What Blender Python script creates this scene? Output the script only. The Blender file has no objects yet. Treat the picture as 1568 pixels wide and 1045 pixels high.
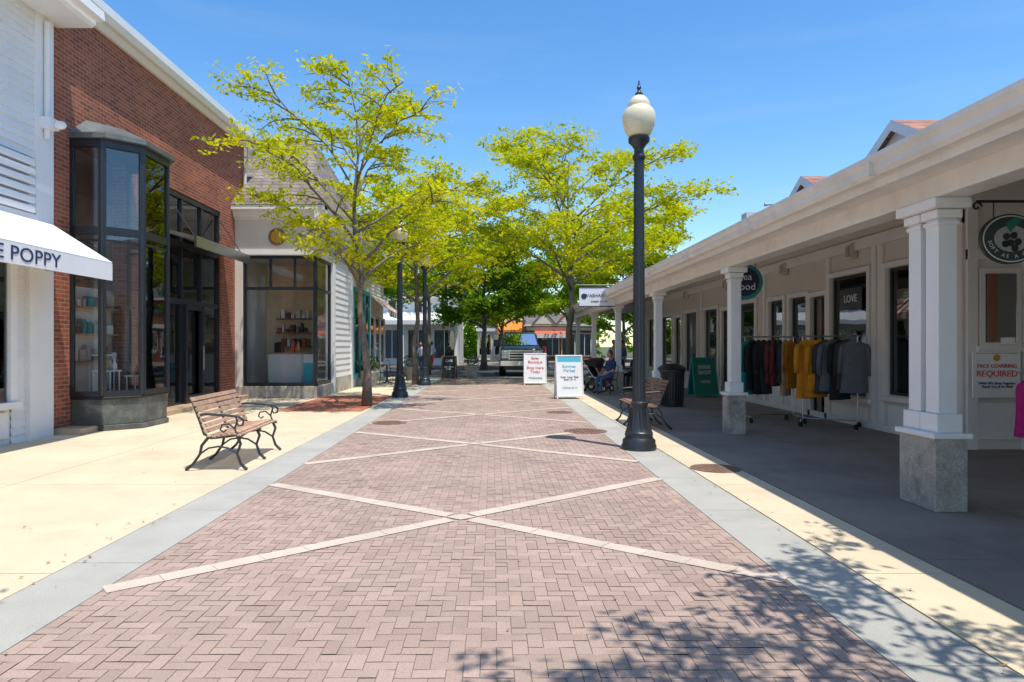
import bpy, bmesh, math, random
import numpy as np
from mathutils import Vector, Matrix
R=math.radians
scene=bpy.context.scene
# ------------------------------------------------------------ materials
def nt(name):
    m=bpy.data.materials.new(name); m.use_nodes=True
    t=m.node_tree; t.nodes.clear()
    o=t.nodes.new('ShaderNodeOutputMaterial'); b=t.nodes.new('ShaderNodeBsdfPrincipled')
    t.links.new(b.outputs[0],o.inputs[0]); return m,t,b,o
def N(t,k,**kw):
    n=t.nodes.new(k)
    for a,v in kw.items(): setattr(n,a,v)
    return n
def noise(t,vec,scale,detail=4,rough=.6):
    n=N(t,'ShaderNodeTexNoise'); n.inputs['Scale'].default_value=scale; n.inputs['Detail'].default_value=detail; n.inputs['Roughness'].default_value=rough
    t.links.new(vec,n.inputs['Vector']); return n.outputs['Fac']
def ramp(t,fac,a,b,lo=.3,hi=.7):
    r=N(t,'ShaderNodeMapRange'); r.inputs[1].default_value=lo; r.inputs[2].default_value=hi; r.inputs[3].default_value=a; r.inputs[4].default_value=b
    t.links.new(fac,r.inputs[0]); return r.outputs[0]
def mulc(t,col,fac):
    v=N(t,'ShaderNodeVectorMath',operation='SCALE'); t.links.new(col,v.inputs[0]); t.links.new(fac,v.inputs['Scale']); return v.outputs[0]
def mixc(t,fac,a,b):
    m=N(t,'ShaderNodeMix',data_type='RGBA')
    if hasattr(fac,'links'): t.links.new(fac,m.inputs[0])
    else: m.inputs[0].default_value=fac
    for i,c in ((6,a),(7,b)):
        if hasattr(c,'links'): t.links.new(c,m.inputs[i])
        else: m.inputs[i].default_value=(*c,1)
    return m.outputs[2]
def rgb(t,c):
    n=N(t,'ShaderNodeRGB'); n.outputs[0].default_value=(*c,1); return n.outputs[0]
def M(name,col,rough=.7,var=.12,scale=2.0,fvar=.08,fscale=60,bump=0.0,metal=0,spec=.4,coat=0,stain=None,stain_amt=.5,island=0,sscale=.9,spots=0):
    m,t,b,o=nt(name); g=N(t,'ShaderNodeNewGeometry'); p=g.outputs['Position']
    c=rgb(t,col)
    c=mulc(t,c,ramp(t,noise(t,p,scale),1-var,1+var))
    fn=noise(t,p,fscale,2)
    c=mulc(t,c,ramp(t,fn,1-fvar,1+fvar))
    if island: c=mulc(t,c,ramp(t,g.outputs['Random Per Island'],1-island,1+island,0,1))
    if stain:
        s=ramp(t,noise(t,p,sscale,6,.7),0,stain_amt,.50,.70); c=mixc(t,s,c,stain)
    if spots:
        v=N(t,'ShaderNodeTexVoronoi'); v.inputs['Scale'].default_value=2.2; t.links.new(p,v.inputs['Vector'])
        c=mulc(t,c,ramp(t,v.outputs['Distance'],1-spots,1,.035,.055))
    t.links.new(c,b.inputs['Base Color'])
    b.inputs['Roughness'].default_value=rough; b.inputs['Metallic'].default_value=metal
    b.inputs['Specular IOR Level'].default_value=spec
    b.inputs['Coat Weight'].default_value=coat
    if bump:
        bn=N(t,'ShaderNodeBump'); bn.inputs['Strength'].default_value=bump; bn.inputs['Distance'].default_value=.01
        t.links.new(fn,bn.inputs['Height']); t.links.new(bn.outputs[0],b.inputs['Normal'])
    return m
def brickmat(name,c1,c2,mort,bw,rh,ms,wall,spread=.25,dirt=.2,bumps=.6):
    m,t,b,o=nt(name); g=N(t,'ShaderNodeNewGeometry'); s=N(t,'ShaderNodeSeparateXYZ'); t.links.new(g.outputs['Position'],s.inputs[0])
    cb=N(t,'ShaderNodeCombineXYZ')
    if wall:
        a=N(t,'ShaderNodeMath',operation='ADD'); t.links.new(s.outputs[0],a.inputs[0]); t.links.new(s.outputs[1],a.inputs[1])
        t.links.new(a.outputs[0],cb.inputs[0]); t.links.new(s.outputs[2],cb.inputs[1])
    else:
        t.links.new(s.outputs[0],cb.inputs[0]); t.links.new(s.outputs[1],cb.inputs[1])
    br=N(t,'ShaderNodeTexBrick'); t.links.new(cb.outputs[0],br.inputs['Vector'])
    br.inputs['Scale'].default_value=1; br.inputs['Brick Width'].default_value=bw; br.inputs['Row Height'].default_value=rh
    br.inputs['Mortar Size'].default_value=ms; br.inputs['Mortar Smooth'].default_value=.3; br.inputs['Bias'].default_value=0
    br.inputs['Color1'].default_value=(*c1,1); br.inputs['Color2'].default_value=(*c2,1); br.inputs['Mortar'].default_value=(*mort,1)
    c=br.outputs['Color']; p=g.outputs['Position']
    c=mulc(t,c,ramp(t,noise(t,p,.7,5),1-dirt,1+dirt)); fn=noise(t,p,45,3)
    c=mulc(t,c,ramp(t,fn,.88,1.12))
    t.links.new(c,b.inputs['Base Color']); b.inputs['Roughness'].default_value=.85; b.inputs['Specular IOR Level'].default_value=.25
    sub=N(t,'ShaderNodeMath',operation='MULTIPLY_ADD'); sub.inputs[1].default_value=-1; t.links.new(br.outputs['Fac'],sub.inputs[0]); 
    mm=N(t,'ShaderNodeMath',operation='MULTIPLY'); mm.inputs[1].default_value=.3; t.links.new(fn,mm.inputs[0]); t.links.new(mm.outputs[0],sub.inputs[2])
    bn=N(t,'ShaderNodeBump'); bn.inputs['Strength'].default_value=bumps; bn.inputs['Distance'].default_value=.008
    t.links.new(sub.outputs[0],bn.inputs['Height']); t.links.new(bn.outputs[0],b.inputs['Normal'])
    return m
def glassmat(name,tint=(.94,.96,.96),extra=.02,mult=1.25):
    m=bpy.data.materials.new(name); m.use_nodes=True; t=m.node_tree; t.nodes.clear()
    o=N(t,'ShaderNodeOutputMaterial'); tr=N(t,'ShaderNodeBsdfTransparent'); tr.inputs[0].default_value=(*tint,1)
    gl=N(t,'ShaderNodeBsdfGlossy'); gl.inputs['Roughness'].default_value=.015; gl.inputs['Color'].default_value=(.95,.97,1,1)
    g=N(t,'ShaderNodeNewGeometry')
    bn=N(t,'ShaderNodeBump'); bn.inputs['Strength'].default_value=.12; bn.inputs['Distance'].default_value=.02
    t.links.new(noise(t,g.outputs['Position'],1.3,1),bn.inputs['Height']); t.links.new(bn.outputs[0],gl.inputs['Normal'])
    f=N(t,'ShaderNodeFresnel'); f.inputs[0].default_value=1.5
    a=N(t,'ShaderNodeMath',operation='MULTIPLY_ADD'); a.inputs[1].default_value=mult; a.inputs[2].default_value=extra; a.use_clamp=True
    t.links.new(f.outputs[0],a.inputs[0])
    mx=N(t,'ShaderNodeMixShader'); t.links.new(a.outputs[0],mx.inputs[0]); t.links.new(tr.outputs[0],mx.inputs[1]); t.links.new(gl.outputs[0],mx.inputs[2])
    t.links.new(mx.outputs[0],o.inputs[0]); return m
def leafmat(name,a,b2,trans=.45):
    m=bpy.data.materials.new(name); m.use_nodes=True; t=m.node_tree; t.nodes.clear()
    o=N(t,'ShaderNodeOutputMaterial'); d=N(t,'ShaderNodeBsdfDiffuse'); tl=N(t,'ShaderNodeBsdfTranslucent')
    g=N(t,'ShaderNodeNewGeometry'); ad=N(t,'ShaderNodeMath',operation='ADD')
    t.links.new(ramp(t,g.outputs['Random Per Island'],0,.5,0,1),ad.inputs[0]); t.links.new(ramp(t,noise(t,g.outputs['Position'],1.1,3),0,.55,.38,.62),ad.inputs[1])
    c=mixc(t,ad.outputs[0],a,b2)
    t.links.new(c,d.inputs[0]); t.links.new(c,tl.inputs[0])
    mx=N(t,'ShaderNodeMixShader'); mx.inputs[0].default_value=trans
    t.links.new(d.outputs[0],mx.inputs[1]); t.links.new(tl.outputs[0],mx.inputs[2]); t.links.new(mx.outputs[0],o.inputs[0]); return m
def shinglemat(name,c1,c2):
    m,t,b,o=nt(name); g=N(t,'ShaderNodeNewGeometry'); s=N(t,'ShaderNodeSeparateXYZ'); t.links.new(g.outputs['Position'],s.inputs[0])
    cb=N(t,'ShaderNodeCombineXYZ'); a=N(t,'ShaderNodeMath',operation='ADD'); t.links.new(s.outputs[0],a.inputs[0]); t.links.new(s.outputs[1],a.inputs[1])
    t.links.new(a.outputs[0],cb.inputs[0]); t.links.new(s.outputs[2],cb.inputs[1])
    br=N(t,'ShaderNodeTexBrick'); t.links.new(cb.outputs[0],br.inputs['Vector']); br.inputs['Scale'].default_value=1
    br.inputs['Brick Width'].default_value=.3; br.inputs['Row Height'].default_value=.14; br.inputs['Mortar Size'].default_value=.010
    br.inputs['Color1'].default_value=(*c1,1); br.inputs['Color2'].default_value=(*c2,1); br.inputs['Mortar'].default_value=(c1[0]*.35,c1[1]*.35,c1[2]*.35,1)
    t.links.new(mulc(t,br.outputs['Color'],ramp(t,noise(t,g.outputs['Position'],2,5),.75,1.2)),b.inputs['Base Color']); b.inputs['Roughness'].default_value=.95
    return m

m_paver=M('brick_paver',(.415,.305,.25),.88,.13,.6,.12,90,.6,island=.11,stain=(.33,.265,.225),stain_amt=.55,spots=.12)
m_mortar=M('paver_joint_sand',(.21,.165,.135),.95)
m_brick=brickmat('red_brick',(.42,.12,.062),(.25,.07,.04),(.36,.26,.2),.215,.075,.008,True,dirt=.18)
m_redpav=brickmat('red_tree_pit_brick',(.50,.19,.11),(.42,.15,.09),(.28,.16,.1),.2,.1,.006,False)
m_yconc=M('buff_concrete',(.69,.575,.40),.85,.09,.7,.10,120,.5,stain=(.52,.43,.30),stain_amt=.6,spots=.22)
m_gconc=M('grey_concrete_band',(.43,.42,.375),.85,.10,1.1,.09,110,.4,stain=(.31,.30,.26),stain_amt=.5,spots=.15)
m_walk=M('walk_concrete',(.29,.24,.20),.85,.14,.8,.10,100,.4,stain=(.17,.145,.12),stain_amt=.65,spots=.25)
m_stripe=M('pale_stone_stripe',(.60,.50,.405),.85,.09,2.5,.10,90,.4,stain=(.44,.36,.30),stain_amt=.6,island=.05)
m_joint=M('joint_dark',(.26,.21,.15),.9)
m_asph=M('asphalt',(.06,.06,.062),.9,.15,1,.15,80,.4)
m_ground=M('ground_soil_grass',(.10,.12,.05),.95,.3,.3,.2,20,.3)
m_white=M('white_paint',(.82,.81,.79),.5,.03,1.5,.02,40,.05,stain=(.70,.69,.65),stain_amt=.25)
m_side=M('white_siding',(.80,.79,.77),.55,.03,1.5,.03,40,.05,island=.03)
m_warmw=M('warm_white_paint',(.70,.66,.61),.55,.05,1.0,.02,40,.05,stain=(.60,.55,.49),stain_amt=.35)
m_cream=M('cream_stucco',(.70,.65,.58),.8,.05,1.5,.04,80,.2)
m_gutter=M('gutter_paint',(.79,.75,.70),.4,.06,2,.02,30,0,stain=(.55,.50,.45),stain_amt=.45,sscale=1.8)
m_granite=M('stone_base',(.46,.43,.37),.85,.2,3,.2,50,.8,stain=(.17,.16,.13),stain_amt=.8,sscale=3.5)
m_dgranite=M('dark_granite',(.09,.10,.09),.4,.3,4,.3,50,.15,stain=(.26,.27,.25),stain_amt=.7,sscale=2.5)
m_black=M('black_frame',(.018,.021,.026),.35,.1,3,.1,40,0,spec=.5)
m_iron=M('cast_iron',(.022,.028,.035),.38,.15,6,.1,60,.1,spec=.6)
m_wood=M('bench_wood',(.46,.29,.19),.6,.25,7,.25,60,.4,island=.2)
m_wood2=M('bench_wood_dark',(.26,.14,.09),.6,.25,7,.2,60,.3,island=.15)
m_globe=M('lamp_globe',(.82,.72,.47),.25,.04,3,.02,30,0,spec=.6,coat=.4)
m_metal=M('steel',(.45,.45,.46),.3,.05,3,.03,30,0,metal=1)
m_copper=M('grey_metal_roof',(.15,.16,.15),.45,.25,3,.1,40,0,metal=.3)
m_glass=glassmat('window_glass'); m_glass2=glassmat('shade_window_glass',(.9,.93,.93),.03)
m_wind=glassmat('windshield_glass',(.5,.55,.55),.0,.8)
m_shingle=shinglemat('brown_shingle',(.30,.24,.20),(.2,.165,.145))
m_redsh=shinglemat('red_shingle',(.46,.22,.14),(.36,.18,.12))
m_greysh=shinglemat('grey_shingle',(.2,.19,.18),(.14,.135,.13))
m_inter=M('interior_wall',(.46,.41,.36),.8); m_interw=M('warm_interior',(.80,.60,.42),.8); m_ifloor=M('interior_floor',(.50,.36,.24),.5)
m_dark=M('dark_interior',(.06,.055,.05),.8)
m_navy=M('navy_letter',(.03,.04,.10),.6); m_gold=M('gold_letter',(.60,.36,.05),.4,metal=.3)
m_bluegrey=M('bluegrey_sign',(.28,.36,.46),.6); m_teal=M('teal_paint',(.03,.30,.30),.5); m_green=M('green_board',(.02,.20,.14),.5)
m_signw=M('sign_white',(.84,.84,.84),.5,.02); m_red=M('red_letter',(.6,.03,.04),.5); m_cyan=M('cyan_print',(.08,.5,.62),.5)
m_canvas=M('awning_canvas',(.80,.81,.82),.85,.03,2,.03,120,.1)
m_redcan=M('red_canvas',(.55,.14,.09),.8); m_orange=M('orange_canvas',(.75,.25,.03),.8)
m_rust=M('manhole_iron',(.20,.12,.085),.7,.25,6,.2,60,.5)
m_bark=M('bark',(.19,.155,.12),.95,.25,5,.25,30,.8)
m_barkd=M('bark_dark',(.12,.10,.08),.95,.25,5,.25,30,.8)
m_rubber=M('rubber',(.02,.02,.02),.8)
m_leafY=leafmat('locust_leaf',(.84,.77,.012),(.36,.47,.012),.5)
m_leafG=leafmat('green_leaf',(.46,.58,.02),(.19,.32,.015),.5)
m_leafD=leafmat('dark_leaf',(.22,.36,.02),(.10,.19,.012),.4)
m_shrub=leafmat('shrub_leaf',(.12,.22,.03),(.06,.13,.02),.3)
m_litter=leafmat('litter_leaf',(.40,.30,.06),(.25,.15,.06),.1)
# ------------------------------------------------------------ mesh builder
def empty(name):
    e=bpy.data.objects.new(name,None); scene.collection.objects.link(e); return e
def put(me,name,parent=None):
    o=bpy.data.objects.new(name,me); scene.collection.objects.link(o)
    if parent: o.parent=parent
    return o
class MB:
    def __init__(s): s.v=[];s.f=[];s.m=[];s.mats=[]
    def mi(s,mat):
        if mat not in s.mats: s.mats.append(mat)
        return s.mats.index(mat)
    def add(s,vs,fs,mat):
        b=len(s.v); s.v+= [tuple(v) for v in vs]; i=s.mi(mat)
        for f in fs: s.f.append([b+k for k in f]); s.m.append(i)
    def box(s,x0,x1,y0,y1,z0,z1,mat):
        s.add([(x0,y0,z0),(x1,y0,z0),(x1,y1,z0),(x0,y1,z0),(x0,y0,z1),(x1,y0,z1),(x1,y1,z1),(x0,y1,z1)],
          [(0,3,2,1),(4,5,6,7),(0,1,5,4),(1,2,6,5),(2,3,7,6),(3,0,4,7)],mat)
    def poly(s,pts,mat): s.add(pts,[tuple(range(len(pts)))],mat)
    def prism(s,pts,z0,z1,mat):
        n=len(pts); s.add([(x,y,z0) for x,y in pts]+[(x,y,z1) for x,y in pts],
          [tuple(range(n))[::-1],tuple(range(n,2*n))]+[(i,(i+1)%n,n+(i+1)%n,n+i) for i in range(n)],mat)
    def obox(s,p,q,z0,z1,th,mat,ext=0):
        p=Vector(p);q=Vector(q); d=(q-p).normalized(); n=Vector((-d.y,d.x))*th/2; p=p-d*ext;q=q+d*ext
        s.prism([tuple(p-n),tuple(q-n),tuple(q+n),tuple(p+n)],z0,z1,mat)
    def extr(s,prof,axis,a0,a1,mat):
        n=len(prof)
        if axis=='y': V=[(x,a0,z) for x,z in prof]+[(x,a1,z) for x,z in prof]
        else: V=[(a0,y,z) for y,z in prof]+[(a1,y,z) for y,z in prof]
        s.add(V,[tuple(range(n))[::-1],tuple(range(n,2*n))]+[(i,(i+1)%n,n+(i+1)%n,n+i) for i in range(n)],mat)
    def tube(s,pts,rad,mat,n=6,cap=True,sx=1):
        pts=[Vector(p) for p in pts]; 
        if not hasattr(rad,'__len__'): rad=[rad]*len(pts)
        b=len(s.v); i=s.mi(mat); prev=None
        for k,p in enumerate(pts):
            d=(pts[min(k+1,len(pts)-1)]-pts[max(k-1,0)])
            if d.length<1e-9: d=Vector((0,0,1))
            d.normalize()
            if prev is None:
                a=Vector((0,0,1)) if abs(d.z)<.9 else Vector((1,0,0)); u=d.cross(a).normalized()
            else:
                u=(prev-d*prev.dot(d)); u=u.normalized() if u.length>1e-6 else d.orthogonal().normalized()
            prev=u; w=d.cross(u)
            for j in range(n):
                an=2*math.pi*j/n; s.v.append(tuple(p+(u*math.cos(an)*sx+w*math.sin(an))*rad[k]))
        for k in range(len(pts)-1):
            for j in range(n):
                s.f.append([b+k*n+j,b+k*n+(j+1)%n,b+(k+1)*n+(j+1)%n,b+(k+1)*n+j]); s.m.append(i)
        if cap:
            s.f.append([b+j for j in range(n)][::-1]); s.m.append(i)
            e=b+(len(pts)-1)*n; s.f.append([e+j for j in range(n)]); s.m.append(i)
    def lathe(s,cx,cy,prof,mat,n=24,flute=0,cz=0):
        b=len(s.v); i=s.mi(mat)
        for r,z in prof:
            for j in range(n):
                an=2*math.pi*j/n; rr=r*(1-(flute if j%2 else 0)); s.v.append((cx+rr*math.cos(an),cy+rr*math.sin(an),cz+z))
        for k in range(len(prof)-1):
            for j in range(n): s.f.append([b+k*n+j,b+k*n+(j+1)%n,b+(k+1)*n+(j+1)%n,b+(k+1)*n+j]); s.m.append(i)
        s.f.append([b+j for j in range(n)][::-1]); s.m.append(i); e=b+(len(prof)-1)*n; s.f.append([e+j for j in range(n)]); s.m.append(i)
    def sph(s,c,r,mat,nu=12,nv=8):
        if not hasattr(r,'__len__'): r=(r,r,r)
        b=len(s.v);i=s.mi(mat)
        for a in range(nv+1):
            th=math.pi*a/nv
            for j in range(nu):
                ph=2*math.pi*j/nu; s.v.append((c[0]+r[0]*math.sin(th)*math.cos(ph),c[1]+r[1]*math.sin(th)*math.sin(ph),c[2]+r[2]*math.cos(th)))
        for a in range(nv):
            for j in range(nu): s.f.append([b+a*nu+j,b+a*nu+(j+1)%nu,b+(a+1)*nu+(j+1)%nu,b+(a+1)*nu+j]); s.m.append(i)
    def xf(s,mat4): s.v=[tuple(mat4@Vector(v)) for v in s.v]; return s
    def clap(s,axis,c,sg,a0,a1,z0,z1,mat,pitch=.12,off=.03):
        z=z0
        while z<z1-1e-4:
            zt=min(z+pitch,z1); o=c+sg*off; t=c+sg*.004
            if axis=='x': P=[(o,a0,z),(o,a1,z),(t,a1,zt),(t,a0,zt)]; Q=[(t,a0,z),(t,a1,z),(o,a1,z),(o,a0,z)]
            else: P=[(a0,o,z),(a1,o,z),(a1,t,zt),(a0,t,zt)]; Q=[(a0,t,z),(a1,t,z),(a1,o,z),(a0,o,z)]
            s.poly(P,mat); s.poly(Q,mat); z+=pitch
    def build(s,name,parent=None,smooth=False,bevel=0,recalc=True,ang=40):
        me=bpy.data.meshes.new(name); me.from_pydata(s.v,[],s.f)
        for m in s.mats: me.materials.append(m)
        me.polygons.foreach_set('material_index',s.m)
        if recalc:
            bm=bmesh.new(); bm.from_mesh(me); bmesh.ops.recalc_face_normals(bm,faces=bm.faces); bm.to_mesh(me); bm.free()
        if smooth:
            me.shade_smooth()
            try: me.set_sharp_from_angle(angle=R(ang))
            except Exception: pass
        o=put(me,name,parent)
        if bevel:
            b=o.modifiers.new('b','BEVEL'); b.width=bevel; b.segments=1; b.limit_method='ANGLE'
        return o
def text(body,loc,rot,size,mat,parent,name='lettering',ext=.003,align='CENTER',sx=1):
    c=bpy.data.curves.new(name,'FONT'); c.body=body; c.size=size; c.extrude=ext; c.align_x=align; c.align_y='CENTER'; c.resolution_u=3
    c.materials.append(mat); o=bpy.data.objects.new(name,c); scene.collection.objects.link(o); o.location=loc; o.rotation_euler=rot; o.scale=(sx,1,1); o.parent=parent; return o
FC=(R(90),0,0); FX=(R(90),0,R(90)); FNX=(R(90),0,R(-90))
# ------------------------------------------------------------ ground & paving
g=MB(); g.poly([(-500,-300,-.03),(500,-300,-.03),(500,900,-.03),(-500,900,-.03)],m_ground); g.build('ground')
E=33.0
b=MB(); b.box(-2.4,1.885,-12,E,-.02,-.004,m_mortar)
rp=random.Random(12); U=.078; gp=.0022
nx=int((1.885+2.4)/U)+1; ny=int((E+3)/U)
bx0,bx1,by0,by1=-2.397,1.882,-3.0,E
for ix in range(-1,nx+1):
    for iy in range(-1,ny+1):
        c=(ix-iy)%4
        if c==0: w_,h_=2,1
        elif c==3: w_,h_=1,2
        else: continue
        x0=max(bx0,-2.4+ix*U)+gp; x1=min(bx1,-2.4+(ix+w_)*U)-gp; y0=max(by0,-3+iy*U)+gp; y1=min(by1,-3+(iy+h_)*U)-gp
        if x1-x0<.01 or y1-y0<.01: continue
        z=rp.uniform(-.001,.001); tx=rp.uniform(-.001,.001); ty=rp.uniform(-.001,.001)
        b.poly([(x0,y0,z-tx-ty),(x1,y0,z+tx-ty),(x1,y1,z+tx+ty),(x0,y1,z-tx+ty)],m_paver)
b.build('brick_pavement',recalc=False)
for nm,x0,x1 in (('concrete_band',-2.9,-2.4),('concrete_band',1.885,2.4)):
    b=MB(); y=-12
    while y<E:
        b.box(x0+.003,x1-.003,y+.004,min(y+1.52,E)-.004,-.02,.0,m_gconc); y+=1.52
    b.box(x0,x1,-12,E,-.024,-.006,m_joint); b.build(nm)
b=MB(); b.box(-7.9,-2.9,-12,E,-.024,-.008,m_joint)
xs=[-7.9,-5.2,-2.9]; ys=[-12]+[ -10+i*2.9 for i in range(0,15)]+[E]
ys=[y for y in ys if y<=E]
for i in range(2):
    for j in range(len(ys)-1): b.box(xs[i]+.005,xs[i+1]-.005,ys[j]+.005,ys[j+1]-.005,-.02,0,m_yconc)
b.build('buff_sidewalk')
b=MB(); b.box(2.4,3.02,-12,E,-.024,-.008,m_joint)
for j in range(len(ys)-1): b.box(2.415,3.0,ys[j]+.005,ys[j+1]-.005,-.02,0,m_yconc)
b.build('buff_sidewalk')
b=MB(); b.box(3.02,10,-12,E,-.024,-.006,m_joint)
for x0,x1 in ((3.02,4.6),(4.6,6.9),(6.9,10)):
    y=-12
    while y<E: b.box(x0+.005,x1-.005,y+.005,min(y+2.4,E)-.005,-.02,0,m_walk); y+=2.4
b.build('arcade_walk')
def stripe(mb,p,q,w):
    p=Vector(p);q=Vector(q);d=(q-p).normalized();n=Vector((-d.y,d.x))*w/2
    L=(q-p).length; k=max(1,int(L/.3))
    for i in range(k):
        a=p+d*(L*i/k+.0015); c=p+d*(L*(i+1)/k-.0015)
        nn=n*(1+rs.uniform(-.04,.04)); z=rs.uniform(.0045,.006)
        mb.poly([(*(a-nn),z),(*(c-nn),z),(*(c+nn),z),(*(a+nn),z)],m_stripe)
rs=random.Random(3)
b=MB(); yc=5.97
for k in range(8):
    y=yc+k*4.47
    if y+1.8>E: break
    c=Vector((-.28,y))
    for q in ((-2.39,y-1.78),(1.875,y-1.6),(-2.39,y+1.42),(1.875,y+1.75)):
        d=(Vector(q)-c).normalized()
        stripe(b,c+d*.12,q,.15)
    b.poly([(-.28+.14,y,.0065),(-.28,y+.1,.0065),(-.28-.14,y,.0065),(-.28,y-.1,.0065)],m_stripe)
b.build('stone_paving_stripes',recalc=False)
def manhole(x,y,r):
    b=MB(); b.lathe(x,y,[(r,0.0),(r,.007),(r-.04,.008),(r-.045,.004),(r-.05,.008),(.01,.009)],m_rust,32)
    for i in range(-4,5):
        for j in range(-4,5):
            px,py=x+i*.065,y+j*.065
            if (px-x)**2+(py-y)**2<(r-.09)**2: b.box(px-.018,px+.018,py-.018,py+.018,.0085,.012,m_rust)
    b.build('manhole_cover')
manhole(-2.02,13.3,.34); manhole(1.62,12.0,.38); manhole(2.72,8.35,.3); manhole(1.5,15.4,.3)
b=MB(); b.box(-60,60,E,47,-.02,-.005,m_asph); b.build('cross_street')
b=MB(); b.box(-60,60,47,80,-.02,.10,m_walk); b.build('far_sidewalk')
b=MB(); b.box(-5.0,-3.0,15.6,20.5,0,.006,m_redpav); b.build('tree_pit_paving')
# ------------------------------------------------------------ clapboard shop (near left)
X0=-7.4
e=empty('white_clapboard_shop')
b=MB(); b.box(-12,X0,-8,11.4,0,6.9,m_white)
b.clap('x',X0,1,-8,10.98,4.52,6.9,m_side,.125)
b.clap('x',X0,1,10.45,10.78,.0,3.4,m_side,.12)
b.box(X0,X0+.05,10.98,11.42,0,6.9,m_white)
b.box(X0,X0+.09,10.78,10.98,0,3.45,m_white); b.box(X0,X0+.07,-8,10.98,3.45,3.6,m_white)
b.build('walls',e)
b=MB()
for i in range(6): b.box(X0+.01,X0+.10,-8,10.9,3.62+i*.15,3.72+i*.15,m_white)
b.build('louver_band',e,bevel=.01)
b=MB()
for y0,y1 in ((7.9,10.45),(4.5,7.4),(1,4)):
    b.box(X0+.005,X0+.12,y0,y0+.14,.65,2.75,m_white); b.box(X0+.005,X0+.12,y1-.14,y1,.65,2.75,m_white)
    b.box(X0+.005,X0+.13,y0,y1,2.75,2.9,m_white); b.box(X0+.005,X0+.17,y0-.05,y1+.05,.55,.65,m_white)
    b.box(X0+.005,X0+.06,y0+.1,y1-.1,.1,.5,m_white)
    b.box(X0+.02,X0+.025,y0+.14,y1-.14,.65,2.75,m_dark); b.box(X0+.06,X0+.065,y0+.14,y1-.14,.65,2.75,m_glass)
    b.box(X0+.05,X0+.08,(y0+y1)/2-.02,(y0+y1)/2+.02,.65,2.75,m_black)
b.build('shop_windows',e,bevel=.006)
b=MB(); b.extr([(X0+.12,3.5),(X0+.08,3.45),(-6.32,2.84),(-6.3,2.88)],'y',5.2,11.3,m_canvas)
b.box(-6.325,-6.3,5.2,11.3,2.58,2.86,m_canvas)
b.poly([(X0+.1,11.29,3.47),(-6.31,11.29,2.86),(-6.31,11.29,2.60),(X0+.1,11.29,2.80)],m_canvas)
b.tube([(X0,11.2,2.75),(-6.33,11.2,2.62)],.012,m_metal); b.build('awning',e)
text('THE POPPY',(-6.296,9.95,2.715),FX,.275,m_navy,e,'awning_lettering',sx=1.3,align='RIGHT')
b=MB(); b.extr([(-13,9.3),(-6.75,7.15),(-6.75,6.95),(-6.8,6.9),(-7.4,6.9),(-13,8.9)],'y',-8.5,11.6,m_white)
b.extr([(-6.70,7.16),(-6.62,7.18),(-6.6,7.02),(-6.72,7.0)],'y',-8.5,11.62,m_white)
b.extr([(-13,9.38),(-6.72,7.2),(-6.75,7.16),(-13,9.31)],'y',-8.5,11.62,m_greysh); b.build('roof_and_eave',e)
b=MB(); b.tube([(X0+.1,11.18,6.8),(X0+.1,11.18,4.9)],.045,m_white,8); b.box(X0+.02,X0+.22,11.06,11.3,5.05,5.22,m_white); b.sph((X0+.3,11.2,5.12),(.1,.07,.07),m_white); b.build('downspout_and_floodlight',e,True)
# ------------------------------------------------------------ brick building
e=empty('brick_shop_building')
Xb=-7.42; zt=7.42
b=MB()
for y0,y1,z0,z1 in ((11.45,12.0,0,5.14),(13.87,15.56,0,5.14),(18.6,20.35,0,5.14),(11.45,20.35,5.14,zt)):
    b.box(Xb-.3,Xb,y0,y1,z0,z1,m_brick)
b.box(-12,Xb-.3,20.05,20.35,0,zt,m_brick)
b.build('brick_walls',e)
b=MB(); b.box(-13,-7.8,11.47,11.5,0,5.2,m_inter); b.box(-10.1,-10.0,11.5,20.05,0,5.2,m_inter); b.box(-13,-7.73,20.0,20.04,0,5.2,m_inter)
b.box(-11.5,-7.7,11.5,20.0,5.16,5.24,m_inter); b.box(-11.5,-6.95,11.5,20.0,.0,.1,m_ifloor)
b.box(-10,-9.0,11.6,15,2.9,3.0,m_warmw)
rr=random.Random(5)
for k in range(60):
    y=rr.uniform(12,19.6); x=rr.uniform(-9.9,-8.0); h=rr.uniform(.3,1.3); z=rr.choice([.1,.1,3.0]) if x<-9.2 else .1
    b.box(x,x+rr.uniform(.2,.5),y,y+rr.uniform(.2,.7),z,z+h,rr.choice([m_signw,m_interw,m_inter,m_cream,m_teal,m_redcan,m_dark]))
b.build('interior',e)
b=MB()
b.prism([(-7.8,12.05),(-6.9,12.05),(-6.46,12.5),(-6.46,13.36),(-6.9,13.8),(-7.8,13.8)],.60,.64,m_wood)
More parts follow.
